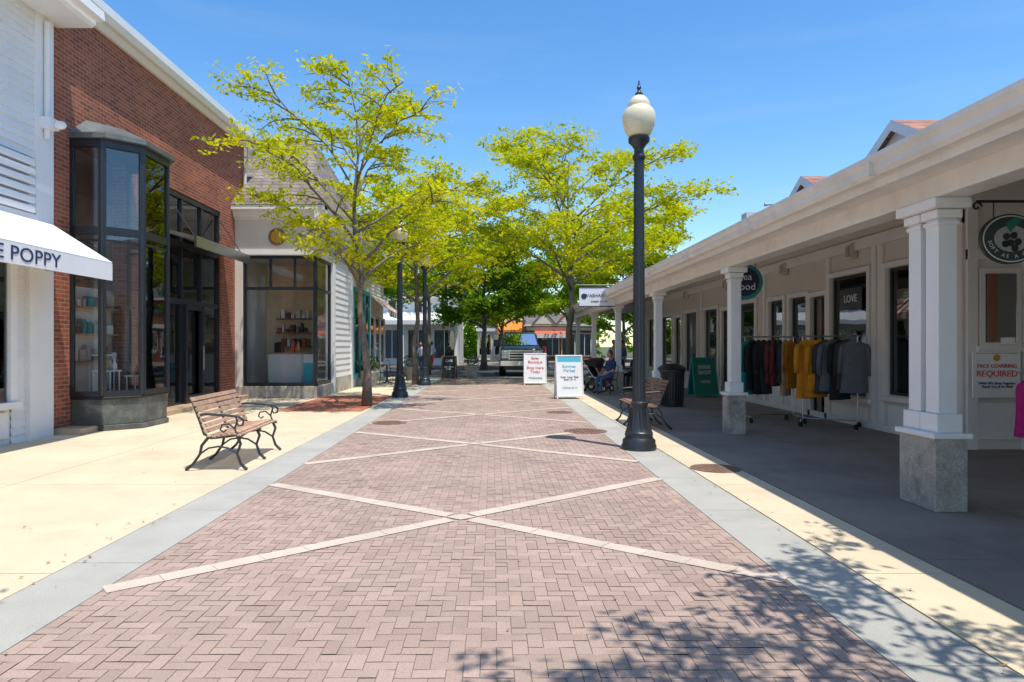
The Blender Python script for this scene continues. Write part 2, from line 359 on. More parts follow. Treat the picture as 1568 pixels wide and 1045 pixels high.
# low display tables with goods
for tx,ty,h in ((-7.05,12.45,.42),(-6.85,13.2,.3),(-7.45,13.0,.7)):
    b.box(tx-.18,tx+.18,ty-.18,ty+.18,.64+h-.03,.64+h,m_signw)
    for sx in (-.15,.15):
        for sy in (-.15,.15): b.tube([(tx+sx,ty+sy,.64),(tx+sx,ty+sy,.64+h-.03)],.012,m_signw)
    for q in range(4):
        gx=tx+rr.uniform(-.12,.12); gy=ty+rr.uniform(-.12,.12); s_=rr.uniform(.7,1.2)
        b.lathe(gx,gy,[(.03*s_,.64+h),(.05*s_,.68+h),(.045*s_,.74+h),(.02*s_,.80+h),(.025*s_,.83+h)],rr.choice([m_cyan,m_signw,m_orange,m_wood2,m_gold]),10)
b.box(-7.7,-7.66,12.1,13.7,.64,2.6,m_cream)
for z in (1.2,1.7,2.2):
    b.box(-7.66,-7.5,12.1,13.7,z,z+.03,m_wood); y=12.15
    while y<13.55:
        w=rr.uniform(.08,.2); b.box(-7.64,-7.54,y,y+w,z+.03,z+.03+rr.uniform(.1,.3),rr.choice([m_signw,m_wood2,m_teal,m_inter,m_navy])); y+=w+.06
b.build('window_display',e,True)
P=[(-7.42,12.0),(-6.87,12.0),(-6.4,12.46),(-6.4,13.4),(-6.87,13.87),(-7.42,13.87)]
b=MB(); b.prism([(x+(.04 if x>-7.4 else 0),y) for x,y in P],0,.1,m_dgranite); b.prism(P,.1,.56,m_dgranite)
b.prism([(x+.03 if x>-7.4 else x,y+(-.03 if y<12.9 else .03)) for x,y in P],.56,.598,m_black); b.build('bay_base',e,bevel=.01)
b=MB(); gl=MB()
for i in range(5):
    p,q=P[i],P[i+1]
    for z0,z1,th in ((.60,.70,.07),(5.0,5.14,.09),(3.46,3.60,.07),(3.34,3.38,.05)): b.obox(p,q,z0,z1,th,m_black,.0)
    v=Vector(q)-Vector(p)
    for t in (0,1):
        c=Vector(p)+v*t; d=v.normalized()*(.055 if t==0 else -.055); b.obox(c,c+d,.62,5.14,.08,m_black)
    gl.obox(Vector(p)+v*.05,Vector(q)-v*.05,.7,5.0,.012,m_glass)
for p in P[1:5]: b.lathe(p[0],p[1],[(.05,.62),(.05,5.14)],m_black,8)
b.build('bay_frame',e); gl.build('bay_glass',e)
b=MB(); PR=[(x+(.12 if x>-7.4 else 0),y+(-.1 if y<12.9 else .1)) for x,y in P]
b.prism(PR,5.14,5.22,m_copper)
ap=[(Xb,12.45,5.62),(Xb,13.4,5.62)]; mid=(-7.0,12.93,5.60)
T=[(x,y,5.22) for x,y in PR]
b.poly([T[0],T[1],mid,ap[0]],m_copper); b.poly([T[1],T[2],mid],m_copper); b.poly([T[2],T[3],mid],m_copper); b.poly([T[3],T[4],mid],m_copper); b.poly([T[4],T[5],ap[1],mid],m_copper); b.poly([ap[0],mid,ap[1]],m_copper)
b.build('bay_roof',e)
b=MB(); gl=MB(); ya,yb=15.56,18.6; xw=Xb-.1
for y in (ya,16.35,17.45,yb-.07): b.box(xw-.05,xw+.06,y,y+.07,0.0,5.1,m_black)
for z0,z1 in ((0,.15),(2.5,2.62),(3.86,4.0),(5.02,5.14)): b.box(xw-.045,xw+.065,ya,yb,z0,z1,m_black)
gl.box(xw-.006,xw+.006,ya+.06,yb-.06,.15,5.02,m_glass)
b.box(xw+.06,xw+.14,16.42,16.52,.0,2.5,m_black); b.box(xw+.06,xw+.14,17.35,17.45,.0,2.5,m_black); b.box(xw+.07,xw+.13,16.52,17.35,.05,.3,m_black); b.box(xw+.07,xw+.13,16.52,17.35,2.38,2.5,m_black)
b.tube([(xw+.2,17.28,.9),(xw+.2,17.28,1.5)],.015,m_metal)
b.build('entrance_frame',e); gl.build('entrance_glass',e)
b=MB(); b.extr([(Xb,4.15),(Xb,4.08),(-6.72,3.88),(-6.70,3.98)],'y',15.4,18.75,m_copper); b.box(-6.73,-6.68,15.38,18.77,3.74,3.99,m_metal)
b.tube([(Xb,15.6,4.9),(-6.8,15.6,3.98)],.012,m_black); b.tube([(Xb,18.5,4.9),(-6.8,18.5,3.98)],.012,m_black); b.build('entrance_canopy',e)
b=MB()
b.extr([(-13,9.2),(-7.2,7.78),(-7.2,7.72),(-7.42,7.42),(-13,8.9)],'y',11.5,20.45,m_white)
b.extr([(-7.42,7.42),(-7.36,7.42),(-7.26,7.5),(-7.18,7.52),(-7.1,7.62),(-7.1,7.78),(-7.24,7.8),(-7.42,7.8)],'y',11.5,20.5,m_white)
b.extr([(-13,9.28),(-7.2,7.86),(-7.2,7.81),(-13,9.21)],'y',11.5,20.45,m_greysh); b.build('cornice_and_roof',e)
b=MB(); b.tube([(-7.15,20.0,7.5),(-7.2,20.1,7.1),(-7.34,20.2,6.6),(-7.34,20.2,.2)],.05,m_warmw,8); b.box(-7.42,-7.24,20.1,20.3,4.7,5.0,m_warmw); b.build('downspout',e)
# ------------------------------------------------------------ corner shop C
e=empty('corner_shop_building')
Xs=-5.06; Yf=19.62
b=MB()
b.box(-7.4,Xs,Yf-.03,Yf+.25,0,.34,m_granite); b.box(Xs-.22,Xs+.03,Yf+.25,21.5,0,.34,m_granite)
b.box(-7.45,Xs,Yf,Yf+.25,4.1,5.15,m_cream); b.box(Xs-.25,Xs,Yf+.25,28.4,4.1,5.15,m_cream)
b.box(-7.45,-7.2,Yf,Yf+.25,.34,4.1,m_cream)
b.box(Xs-.25,Xs-.02,21.5,28.4,0,4.1,m_white); b.clap('x',Xs-.02,1,21.7,24.2,.5,4.1,m_side,.2,.03)
b.box(Xs-.02,Xs+.05,21.5,21.75,0,4.1,m_white); b.box(Xs-.02,Xs+.05,24.2,24.5,0,4.1,m_white); b.box(Xs-.02,Xs+.04,21.75,24.2,0,.5,m_granite)
b.box(-7.4,-7.0,27.8,28.4,0,5.15,m_white); b.box(-12,-5.31,28.2,28.4,0,5.1,m_white)
b.build('walls',e,bevel=.008)
b=MB()
b.extr([(Yf,5.12),(Yf-.12,5.2),(Yf-.18,5.32),(Yf-.3,5.38),(Yf-.3,5.5),(Yf,5.5)],'x',-7.5,Xs+.3,m_white)
b.extr([(Xs,5.12),(Xs+.12,5.2),(Xs+.18,5.32),(Xs+.3,5.38),(Xs+.3,5.5),(Xs,5.5)],'y',Yf-.297,28.6,m_white)
b.box(-7.45,Xs+.04,Yf-.04,Yf,4.12,4.26,m_white); b.build('cornice',e)
b=MB(); q=[(-12,Yf-.32,5.51),(Xs+.33,Yf-.32,5.51),(Xs+.33,28.7,5.51),(-12,28.7,5.51)]; r1=(-12,23.2,8.5); r2=(-6.2,23.2,8.5); r3=(-6.2,25.0,8.5); r4=(-12,25.0,8.5)
b.poly([q[0],q[1],r2,r1],m_shingle); b.poly([q[1],q[2],r3,r2],m_shingle); b.poly([q[2],q[3],r4,r3],m_shingle); b.poly([r1,r2,r3,r4],m_shingle); b.build('hip_roof',e)
b=MB(); gl=MB()
xa=-7.2
for x in (xa,-6.45,-5.75): b.box(x,x+.06,Yf+.06,Yf+.13,3.18,4.1,m_black)
b.box(xa,xa+.08,Yf+.05,Yf+.14,.34,4.1,m_black); b.box(Xs-.12,Xs-.02,Yf+.05,Yf+.15,.34,4.1,m_black)
for z0,z1 in ((.34,.44),(3.12,3.2),(4.02,4.1)): b.box(xa,Xs-.02,Yf+.045,Yf+.145,z0,z1,m_black); b.box(Xs-.13,Xs-.04,Yf+.14,21.5,z0,z1,m_black)
b.box(Xs-.12,Xs-.04,21.4,21.5,.34,4.1,m_black)
gl.poly([(xa+.05,Yf+.09,.4),(Xs-.08,Yf+.09,.4),(Xs-.08,Yf+.09,4.06),(xa+.05,Yf+.09,4.06)],m_glass); gl.poly([(Xs-.08,Yf+.12,.4),(Xs-.08,21.42,.4),(Xs-.08,21.42,4.06),(Xs-.08,Yf+.12,4.06)],m_glass)
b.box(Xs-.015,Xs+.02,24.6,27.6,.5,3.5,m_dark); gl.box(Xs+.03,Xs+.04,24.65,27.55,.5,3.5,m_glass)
for y in (24.55,25.6,26.6,27.55): b.box(Xs+.02,Xs+.08,y,y+.08,.45,3.55,m_teal)
b.box(Xs+.02,Xs+.08,24.55,27.63,3.5,3.65,m_teal); b.box(Xs+.02,Xs+.09,24.55,27.63,.3,.5,m_teal)
b.build('window_frames',e); gl.build('window_glass',e)
b=MB(); yk=22.3
b.box(-7.44,-7.4,Yf+.25,25,0,4.3,m_cream); b.box(-7.4,Xs-.25,yk,yk+.1,0,4.3,m_interw); b.box(-7.4,Xs-.26,Yf+.25,yk,.3,.34,m_ifloor); b.box(-7.4,Xs-.26,Yf+.26,yk,4.12,4.2,m_cream)
b.box(-6.75,-5.75,20.5,20.95,.34,1.25,m_signw); b.box(-6.8,-5.7,20.45,21.0,1.25,1.30,m_wood); b.box(-5.62,-5.32,20.2,20.5,.34,1.0,m_cyan); b.box(-5.6,-5.34,20.22,20.48,1.0,1.25,m_signw)
for z in (1.45,1.9,2.35):
    b.box(-7.0,-5.9,yk-.3,yk,z,z+.04,m_wood2)
    x=-6.97
    while x<-6.0:
        w=rr.uniform(.06,.16); b.box(x,x+w,yk-.25,yk-.08,z+.04,z+.04+rr.uniform(.10,.30),rr.choice([m_signw,m_redcan,m_wood2,m_navy,m_cream,m_dark,m_inter])); x+=w+.05
b.box(-5.75,-5.45,yk-.04,yk,1.9,2.5,m_wood2); b.box(-5.72,-5.48,yk-.05,yk-.04,1.94,2.46,m_cream)
b.box(-6.6,-6.35,20.6,20.8,1.30,1.6,m_black); b.box(-6.1,-6.0,20.6,20.7,1.30,1.65,m_redcan); b.lathe(-5.9,20.65,[(.04,1.3),(.07,1.38),(.05,1.5),(.03,1.6)],m_orange,10)
b.build('interior',e)
b=MB(); b.lathe(0,0,[(.24,0),(.25,.03),(.2,.04),(.19,.03),(.02,.035)],m_wood2,28)
b.lathe(0,0,[(.18,.036),(.18,.045),(.15,.05),(.14,.04),(.1,.045),(.05,.055),(.01,.055)],m_gold,20)
b.xf(Matrix.Translation((-6.2,Yf-.005,4.63))@Matrix.Rotation(R(90),4,'X')); b.build('round_medallion',e,True)
b=MB(); b.box(Xs+.002,Xs+.05,21.0,25.4,4.3,4.85,m_bluegrey); b.build('side_sign_board',e); text('GOLDSMITHS',(Xs+.056,23.2,4.57),FX,.48,m_gold,e,'sign_lettering',ext=.01,sx=1.25)
# ------------------------------------------------------------ farther left shop D
e=empty('awning_shop_building')
b=MB(); b.box(-12,-5.3,28.7,33.0,0,5.6,m_white); b.clap('x',-5.3,1,28.7,33,3.8,5.5,m_side,.15)
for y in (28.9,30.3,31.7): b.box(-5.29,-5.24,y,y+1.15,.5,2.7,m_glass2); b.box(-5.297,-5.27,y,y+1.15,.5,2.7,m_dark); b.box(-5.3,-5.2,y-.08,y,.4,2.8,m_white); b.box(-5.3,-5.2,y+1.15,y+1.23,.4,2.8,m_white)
b.box(-12.2,-5.0,28.6,33.2,5.6,5.85,m_white); b.build('walls',e)
b=MB()
for i in range(12):
    y=29+i*.3; b.extr([(-5.3,3.75),(-5.3,3.7),(-4.4,2.95),(-4.38,3.0)],'y',y,y+.3,m_redcan if i%2 else m_canvas); b.box(-4.41,-4.38,y,y+.3,2.75,2.98,m_redcan if i%2 else m_canvas)
b.build('striped_awning',e)
# ------------------------------------------------------------ far buildings
def farshop(name,x0,x1,y,h,mw,mr,roof,nw,gables=(),sill=.6,two=False,porch=False):
    e=empty(name); b=MB(); b.box(x0,x1,y,y+10,0,h,mw); b.build('walls',e)
    b=MB(); W=(x1-x0)/nw
    for i in range(nw):
        a=x0+W*i+W*.12; c=x0+W*(i+1)-W*.12
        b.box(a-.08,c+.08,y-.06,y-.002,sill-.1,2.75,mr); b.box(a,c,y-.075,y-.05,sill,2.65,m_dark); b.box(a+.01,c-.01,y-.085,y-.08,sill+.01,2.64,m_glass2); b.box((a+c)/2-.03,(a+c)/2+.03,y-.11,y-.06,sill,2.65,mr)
        if two:
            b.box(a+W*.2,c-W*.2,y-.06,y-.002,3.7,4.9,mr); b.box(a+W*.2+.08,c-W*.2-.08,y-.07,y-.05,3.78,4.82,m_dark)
        if porch: b.box(a-.25,a-.05,y-2.2,y-2.0,0,3.0,mr)
    if porch: b.extr([(y-2.4,3.0),(y-2.4,3.3),(y,4.0),(y,3.3),(y-2.3,3.0)],'x',x0-.2,x1+.2,mr)
    b.box(x0-.15,x1+.15,y-.25,y-.003,3.0,3.3,mr); b.box(x0-.3,x1+.3,y-.4,y+10.2,h,h+.22,mr); b.build('windows_and_trim',e)
    b=MB(); z0=h+.22; b.extr([(y-.4,z0),(y+5,z0+roof),(y+10.2,z0)],'x',x0-.3,x1+.3,m_greysh)
    for gx,gw,gh in gables:
        b.add([(gx-gw,y-.45,z0),(gx+gw,y-.45,z0),(gx,y-.45,z0+gh),(gx-gw,y+4,z0),(gx+gw,y+4,z0),(gx,y+4,z0+gh)],[(0,1,2)],m_white)
        b.add([(gx-gw-.1,y-.55,z0-.05),(gx,y-.55,z0+gh+.08),(gx,y+4,z0+gh+.08),(gx-gw-.1,y+4,z0-.05),(gx+gw+.1,y-.55,z0-.05),(gx+gw+.1,y+4,z0-.05)],[(0,1,2,3),(1,4,5,2)],m_redsh)
    b.build('roof',e); return e
farshop('white_far_shop',-16,-2.6,50,5.0,m_white,m_white,2.0,7,two=True,porch=True)
ee=farshop('gabled_brick_far_shop',3.4,9.6,66,3.4,m_brick,m_white,1.2,4,gables=((4.9,1.1,1.2),(7.2,1.1,1.2)))
b=MB(); b.extr([(66,3.1),(66,3.0),(64.9,2.5),(64.9,2.6)],'x',4.0,7.0,m_redcan); b.box(4.0,7.0,64.88,64.91,2.25,2.6,m_canvas); b.build('awning',ee)
ee=farshop('orange_awning_far_shop',-1.6,3.2,70,3.9,m_cream,m_white,1.0,3)
b=MB(); b.extr([(70,4.3),(70,4.2),(68.4,3.0),(68.4,3.1)],'x',.4,3.1,m_orange); b.box(.4,3.1,68.38,68.41,2.7,3.1,m_orange); b.build('awning',ee)
farshop('brick_far_shop',14.6,34,60,5.5,m_brick,m_white,2.0,9,two=True)
farshop('white_shop_row',-40,-16.6,52,5.5,m_cream,m_white,2.2,10,two=True)
# ------------------------------------------------------------ arcade on the right
e=empty('arcade_shop_building')
YA,YB=-8,33.4
def wallx(mb,x,th,y0,y1,z0,z1,opens,mat):
    ops=sorted(opens); y=y0
    for a,c,za,zb in ops:
        if a>y: mb.box(x,x+th,y,a,z0,z1,mat)
        if za>z0: mb.box(x,x+th,a,c,z0,za,mat)
        if zb<z1: mb.box(x,x+th,a,c,zb,z1,mat)
        y=c
    if y<y1: mb.box(x,x+th,y,y1,z0,z1,mat)
ops=[(11.15,11.92,.65,2.85),(12.52,13.9,.55,2.87),(14.1,14.75,.02,2.55),(14.95,15.8,.8,2.6),(16.15,17.0,.8,2.6),(17.9,19.2,.6,2.65),(19.6,20.5,.02,2.55),(20.9,22.2,.6,2.65),(23.0,24.4,.6,2.65),(24.9,25.8,.02,2.55),(26.2,27.8,.6,2.65),(28.6,30.2,.6,2.65),(30.8,32.4,.6,2.65)]
b=MB(); wallx(b,6.9,.2,10.0,YB,0,4.45,ops,m_warmw)
b.box(6.9,8.4,9.9,10.0,0,4.45,m_warmw); b.box(8.2,8.4,-8,9.9,0,4.8,m_warmw)
b.box(7.1,9.3,32.9,YB,0,4.4,m_warmw); b.box(8.9,9.0,10.0,33,0,4.6,m_inter); b.box(7.1,8.9,10.0,33,3.3,3.36,m_inter); b.box(7.1,8.9,10.0,33,.0,.03,m_ifloor)
for y in (17.45,22.6,28.2): b.box(7.1,8.9,y,y+.1,.03,3.3,m_inter)
b.build('walls',e)
b=MB(); gl=MB()
for a,c,za,zb in ops:
    w=.1; b.box(6.84,6.898,a-w,a,za-.02,zb+w,m_white); b.box(6.84,6.898,c,c+w,za-.02,zb+w,m_white); b.box(6.83,6.898,a,c,zb,zb+w,m_white)
    if za>.1: b.box(6.80,6.898,a-w-.03,c+w+.03,za-.1,za-.02,m_white); b.box(6.86,6.898,a+.05,c-.05,.12,za-.18,m_white)
    b.box(6.93,6.97,a,a+.05,za,zb,m_black); b.box(6.93,6.97,c-.05,c,za,zb,m_black); b.box(6.93,6.97,a+.05,c-.05,zb-.05,zb,m_black); b.box(6.93,6.97,a+.05,c-.05,za,za+.05,m_black)
    if not (a==14.1): gl.box(6.95,6.956,a+.04,c-.04,za+.04,zb-.04,m_glass2)
for y in (10.05,10.95,12.1,12.3,14.0,17.3,22.5,28.1): b.box(6.85,6.897,y-.07,y+.07,0,3.5,m_white)
b.box(6.82,6.895,9.98,YB,3.3,3.5,m_white); b.box(6.84,6.895,9.98,YB,0,.12,m_white)
b.box(7.02,7.62,9.84,9.898,1.5,2.62,m_white); b.box(7.1,7.53,9.82,9.845,1.55,2.54,m_dark); gl.box(7.1,7.53,9.81,9.815,1.55,2.54,m_glass2); b.box(7.12,7.26,9.815,9.819,1.56,2.53,m_redcan)
b.box(6.95,7.6,9.87,9.897,.15,.68,m_white); b.box(7.65,7.8,9.86,9.897,0,3.3,m_white); b.box(6.85,7.0,9.85,9.897,0,3.5,m_white); b.box(6.85,8.3,9.83,9.899,2.75,2.9,m_white)
b.box(6.98,7.62,9.82,9.87,1.42,1.5,m_white); b.box(7.3,7.42,9.7,9.84,1.52,1.62,m_signw)
b.build('trim_and_window_frames',e,bevel=.004); gl.build('window_glass',e)
b=MB()
cols=[m_signw,m_teal,m_redcan,m_orange,m_navy,m_interw,m_cyan,m_wood,m_cream]
for k in range(170):
    y=rr.uniform(10.3,32.5); x=rr.uniform(7.2,8.7); z=rr.choice([.03,.8,1.3,1.8]); b.box(x,x+.2,y,y+rr.uniform(.1,.45),z,z+rr.uniform(.15,.5),rr.choice(cols))
b.build('shop_interior_goods',e)
b=MB()
b.extr([(3.72,3.20),(10.5,5.91),(10.5,5.79),(3.72,3.08)],'y',YA,YB+.3,m_warmw)
b.extr([(3.6,3.30),(10.6,6.10),(10.6,5.97),(3.6,3.18)],'y',YA,YB+.4,m_greysh)
b.extr([(10.6,6.10),(17,3.5),(17,3.3),(10.6,5.9)],'y',YA,YB+.4,m_greysh)
b.box(8.4,17,YA,YA+.1,0,4.7,m_warmw); b.add([(3.9,YB,3.1),(17,YB,3.1),(17,YB,3.4),(10.6,YB,5.95),(3.9,YB,3.25)],[(0,1,2,3,4)],m_warmw)
b.box(9,17,YB-.1,YB-.002,0,3.2,m_warmw)
b.build('roof',e)
b=MB()
b.extr([(3.70,3.02),(3.74,3.02),(3.74,3.2),(3.70,3.2)],'y',YA,YB+.35,m_gutter)
b.extr([(3.70,3.09),(3.61,3.10),(3.57,3.14),(3.57,3.2),(3.53,3.24),(3.53,3.285),(3.56,3.285),(3.60,3.25),(3.70,3.25)],'y',YA,YB+.4,m_gutter)
y=YA+2.2
while y<YB: b.box(3.525,3.61,y,y+.03,3.1,3.287,m_gutter); y+=3.05
b.build('gutter',e)
b=MB(); b.box(3.98,4.26,YA,YB,2.84,3.06,m_gutter); b.box(3.955,4.285,YA,YB,3.06,3.12,m_gutter); b.box(3.74,3.98,YA,YB,3.03,3.06,m_gutter)
b.build('beam',e,bevel=.006)
b=MB(); y=YA+.5
while y<YB:
    b.add([(4.27,y,3.12),(6.88,y,4.14),(6.88,y,4.33),(4.27,y,3.29),(4.27,y+.09,3.12),(6.88,y+.09,4.14),(6.88,y+.09,4.33),(4.27,y+.09,3.29)],[(0,1,2,3),(4,7,6,5),(0,4,5,1),(1,5,6,2),(2,6,7,3),(3,7,4,0)],m_warmw); y+=1.35
b.build('rafters',e)
def pillar(y,dbl):
    b=MB(); L=.54 if dbl else .30
    x0,x1=3.98,4.28
    b.box(x0,x1,y,y+L,0,.66,m_granite)
    b.box(x0-.03,x1+.03,y-.03,y+L+.03,.66,.71,m_white)
    ps=[y+.03] if not dbl else [y+.03,y+.29]
    for q in ps:
        b.box(x0+.03,x1-.03,q-.01,q+.24,.71,.88,m_white); b.box(x0+.06,x1-.06,q+.02,q+.20,.88,2.66,m_white)
        b.box(x0+.045,x1-.045,q+.005,q+.215,2.60,2.64,m_white)
        b.box(x0+.03,x1-.03,q-.01,q+.23,2.66,2.74,m_white)
    b.box(x0-.02,x1+.02,y-.03,y+L+.03,2.745,2.84,m_white)
    b.build('pillar',e,bevel=.008)
for y,d in ((-4.6,True),(.75,True),(6.15,True),(11.55,False),(16.95,False),(22.4,False),(27.8,False),(33.0,False)): pillar(y,d)
b=MB()
for y in (12.9,15.9,19.9,24): b.box(6.75,6.88,y,y+.16,3.15,3.42,m_cream); b.box(6.72,6.75,y+.03,y+.13,3.19,3.38,m_inter)
b.build('wall_speakers',e)
def dormer(y,x=7.6,pk=5.6):
    b=MB(); hw=1.0; ez=pk-.55; zb=4.6
    b.add([(x,y-hw,zb),(x,y+hw,zb),(x,y+hw,ez),(x,y,pk),(x,y-hw,ez),(x+2.6,y-hw,zb),(x+2.6,y+hw,zb),(x+2.6,y+hw,ez),(x+2.6,y,pk),(x+2.6,y-hw,ez)],
      [(0,1,2,3,4),(0,4,9,5),(1,6,7,2)],m_white)
    for s in (-1,1):
        a=[(x-.15,y,pk+.02),(x-.15,y+s*(hw+.15),ez-.06),(x+2.8,y+s*(hw+.15),ez-.06),(x+2.8,y,pk+.02)]
        b.add([(p[0],p[1],p[2]) for p in a]+[(p[0],p[1],p[2]+.08) for p in a],[(0,1,2,3),(4,5,6,7),(1,2,6,5),(0,4,7,3)],m_redsh)
        b.add([(x-.17,y,pk-.1),(x-.17,y+s*(hw+.15),ez-.18),(x-.17,y+s*(hw+.15),ez+.03),(x-.17,y,pk+.11)],[(0,1,2,3)],m_white)
    b.build('dormer',e)
dormer(12.75,pk=5.62); dormer(16.5,pk=5.5)
b=MB(); b.tube([(7.6,18.6,4.7),(7.6,18.6,5.35),(7.4,18.6,5.35)],.05,m_metal,8); b.box(7.2,7.9,19.4,19.8,4.5,5.3,m_warmw); b.build('roof_vent',e)
# ------------------------------------------------------------ signs
e=empty('white_hanging_sign')
b=MB(); b.box(2.78,3.92,22.0,22.04,2.78,3.38,m_signw); b.tube([(2.72,22.02,3.46),(4.1,22.02,3.46)],.02,m_black,6); b.tube([(2.9,22.02,3.38),(2.9,22.02,3.46)],.008,m_black); b.tube([(3.8,22.02,3.38),(3.8,22.02,3.46)],.008,m_black)
for x0,x1,z0,z1 in ((2.76,3.94,2.76,2.79),(2.76,3.94,3.37,3.40)): b.box(x0,x1,21.99,22.05,z0,z1,m_navy)
b.build('board',e); text('WASHASHORE',(3.44,21.995,3.12),FC,.15,m_navy,e); text('BAKERY & CAFE',(3.42,21.995,2.93),FC,.075,m_navy,e)
b=MB(); b.lathe(0,0,[(.09,0),(.09,.01),(.06,.01)],m_navy,20); b.xf(Matrix.Translation((2.93,22.0,3.1))@Matrix.Rotation(R(90),4,'X')); b.build('logo',e)
def disc(mb,c,r,th,mat,sz=1,n=40):
    vs=[];
    for k in range(n):
        a=2*math.pi*k/n; vs.append((c[0]+r*math.cos(a),c[2]+r*sz*math.sin(a)))
    m=len(vs); mb.add([(x,c[1],z) for x,z in vs]+[(x,c[1]+th,z) for x,z in vs],[tuple(range(m)),tuple(range(m,2*m))[::-1]]+[(i,m+i,m+(i+1)%m,(i+1)%m) for i in range(m)],mat)
m_sgrey=M('sign_dark_grey',(.05,.065,.065),.5); m_smid=M('sign_mid',(.40,.42,.42),.5)
e=empty('oval_hanging_sign'); c=(4.93,6.5,2.52)
b=MB(); disc(b,(c[0],c[1],c[2]),.285,.04,m_sgrey,.84); disc(b,(c[0],c[1]-.004,c[2]),.268,.006,m_signw,.83); disc(b,(c[0],c[1]-.008,c[2]),.258,.006,m_sgrey,.82); disc(b,(c[0],c[1]-.011,c[2]),.165,.006,m_smid,.76)
for dx,dz in ((-.05,.02),(.02,.03),(-.01,-.04),(.06,-.03),(.03,-.09),(-.06,-.05)): disc(b,(c[0]+dx,c[1]-.015,c[2]+dz),.034,.006,m_black)
b.add([(c[0]-.02,c[1]-.02,c[2]+.06),(c[0]+.10,c[1]-.02,c[2]+.19),(c[0]+.02,c[1]-.02,c[2]+.2),(c[0]-.07,c[1]-.02,c[2]+.14)],[(0,1,2,3)],m_green)
b.tube([(4.62,6.52,2.88),(5.6,6.52,2.88)],.014,m_black,6); b.tube([(4.62+.05*math.cos(t*.7)*(1-t/12),6.52,2.83+.05*math.sin(t*.7)*(1-t/12)) for t in range(10)],.01,m_black,6)
for x in (4.78,5.08): b.tube([(x,6.52,2.88),(x,6.52,2.72)],.006,m_black,5)
b.tube([(5.6,6.52,2.88),(5.6,6.52,3.6)],.014,m_black,6); b.tube([(5.35,6.52,2.88),(5.45,6.52,3.05),(5.6,6.52,3.1)],.01,m_black,6)
b.build('board_and_bracket',e)
SG='SOFT AS A GRAPE'
for i,ch in enumerate(SG):
    a=R(190+ i*160/14); rx,rz=.213,.172
    text(ch,(c[0]+rx*math.cos(a),c[1]-.014,c[2]+rz*math.sin(a)),(R(90),-(a-R(270)),0),.052,m_signw,e,ext=.001)
e=empty('round_hanging_sign'); c=(4.80,13.0,2.72)
b=MB(); disc(b,c,.34,.04,m_teal); disc(b,(c[0],c[1]-.005,c[2]),.27,.006,m_navy); b.tube([(4.6,13.02,3.0),(4.6,13.02,3.4)],.008,m_black); b.tube([(5.0,13.02,3.0),(5.0,13.02,3.5)],.008,m_black); b.build('board',e)
text('Sea\nFood',(c[0],c[1]-.008,c[2]),FC,.19,m_signw,e)
e=empty('dark_window_sign'); b=MB(); b.box(6.86,6.88,12.7,13.5,2.2,2.6,m_black); b.build('board',e); text('LOVE',(6.855,13.1,2.4),FNX,.2,m_signw,e)
e=empty('face_covering_sign'); b=MB(); b.box(6.86,7.54,9.76,9.785,.76,1.42,m_signw); b.box(6.9,7.5,9.755,9.76,1.39,1.40,m_gold); disc(b,(7.2,9.755,1.33),.05,.006,m_gold); b.box(7.0,7.05,9.785,9.83,.8,1.4,m_metal); b.build('panel',e)
text('FACE COVERING',(7.2,9.753,1.21),FC,.075,m_red,e); text('REQUIRED',(7.2,9.753,1.10),FC,.125,m_red,e); text('While We Shop Together\nThank You & Be Well',(7.2,9.753,.94),FC,.05,m_navy,e)
def aframe(name,x,y,w,h,mat,frame,txt=(),rot=0,header=None):
    e=empty(name); b=MB()
    tilt=.22
    for s in (-1,1):
        def pt(u,z): return (u,s*(tilt*(1-z/h))+s*.012,z)
        z0=.08
        A=[pt(-w/2,z0),pt(w/2,z0),pt(w/2,h),pt(-w/2,h)]; th=-s*.02
        b.add(A+[(p[0],p[1]+th,p[2]) for p in A],[(0,1,2,3),(4,7,6,5),(0,4,5,1),(1,5,6,2),(2,6,7,3),(3,7,4,0)],mat)
        for u in (-w/2,w/2): b.tube([(u,s*tilt+s*.012,0),(u,s*.014,h+.02)],.02,frame,6)
        b.tube([pt(-w/2,h),pt(w/2,h)],.02,frame,6); b.tube([pt(-w/2,z0),pt(w/2,z0)],.02,frame,6)
        if header:
            A=[(-w/2+.03,-(tilt*(1-.86))-.016,h*.86),(w/2-.03,-(tilt*(1-.86))-.016,h*.86),(w/2-.03,-(tilt*.03)-.016,h*.97),(-w/2+.03,-(tilt*.03)-.016,h*.97)]
            if s==-1: b.poly(A,header)
    T=Matrix.Translation((x,y,0))@Matrix.Rotation(rot,4,'Z'); b.xf(T); b.build('board',e)
    tl=math.atan2(tilt,h)
    for body,z,sz,mt in txt:
        yy=-(tilt*(1-z/h))-.018; l=T@Vector((0,yy,z)); text(body,l,(R(90)-tl,0,rot),sz,mt,e)
    return e
aframe('sandwich_board_sign',2.16,19.5,.74,1.22,m_signw,m_signw,[('Summer\nMarket',.86,.12,m_cyan),('Fresh  Local  Daily\nOpen 10 - 6',.58,.07,m_navy),('Come on in',.32,.09,m_cyan)],R(6),m_cyan)
aframe('sandwich_board_sign',1.62,26.4,.84,1.2,m_signw,m_signw,[('Sales\nBoutique',.95,.15,m_red),('Shop Here\nToday',.58,.15,m_red),('Welcome',.27,.13,m_green)])
aframe('chalkboard_sign',-1.9,29.6,.62,1.05,m_black,m_wood2,[('CAFE',.85,.14,m_signw),('coffee & tea\nlunch',.55,.09,m_signw)],R(-8))
aframe('green_easel_sign',6.15,20.0,.74,1.15,m_green,m_teal,[('SHOE\nSHOP',.8,.16,m_signw),('OPEN',.45,.12,m_signw)],R(12))
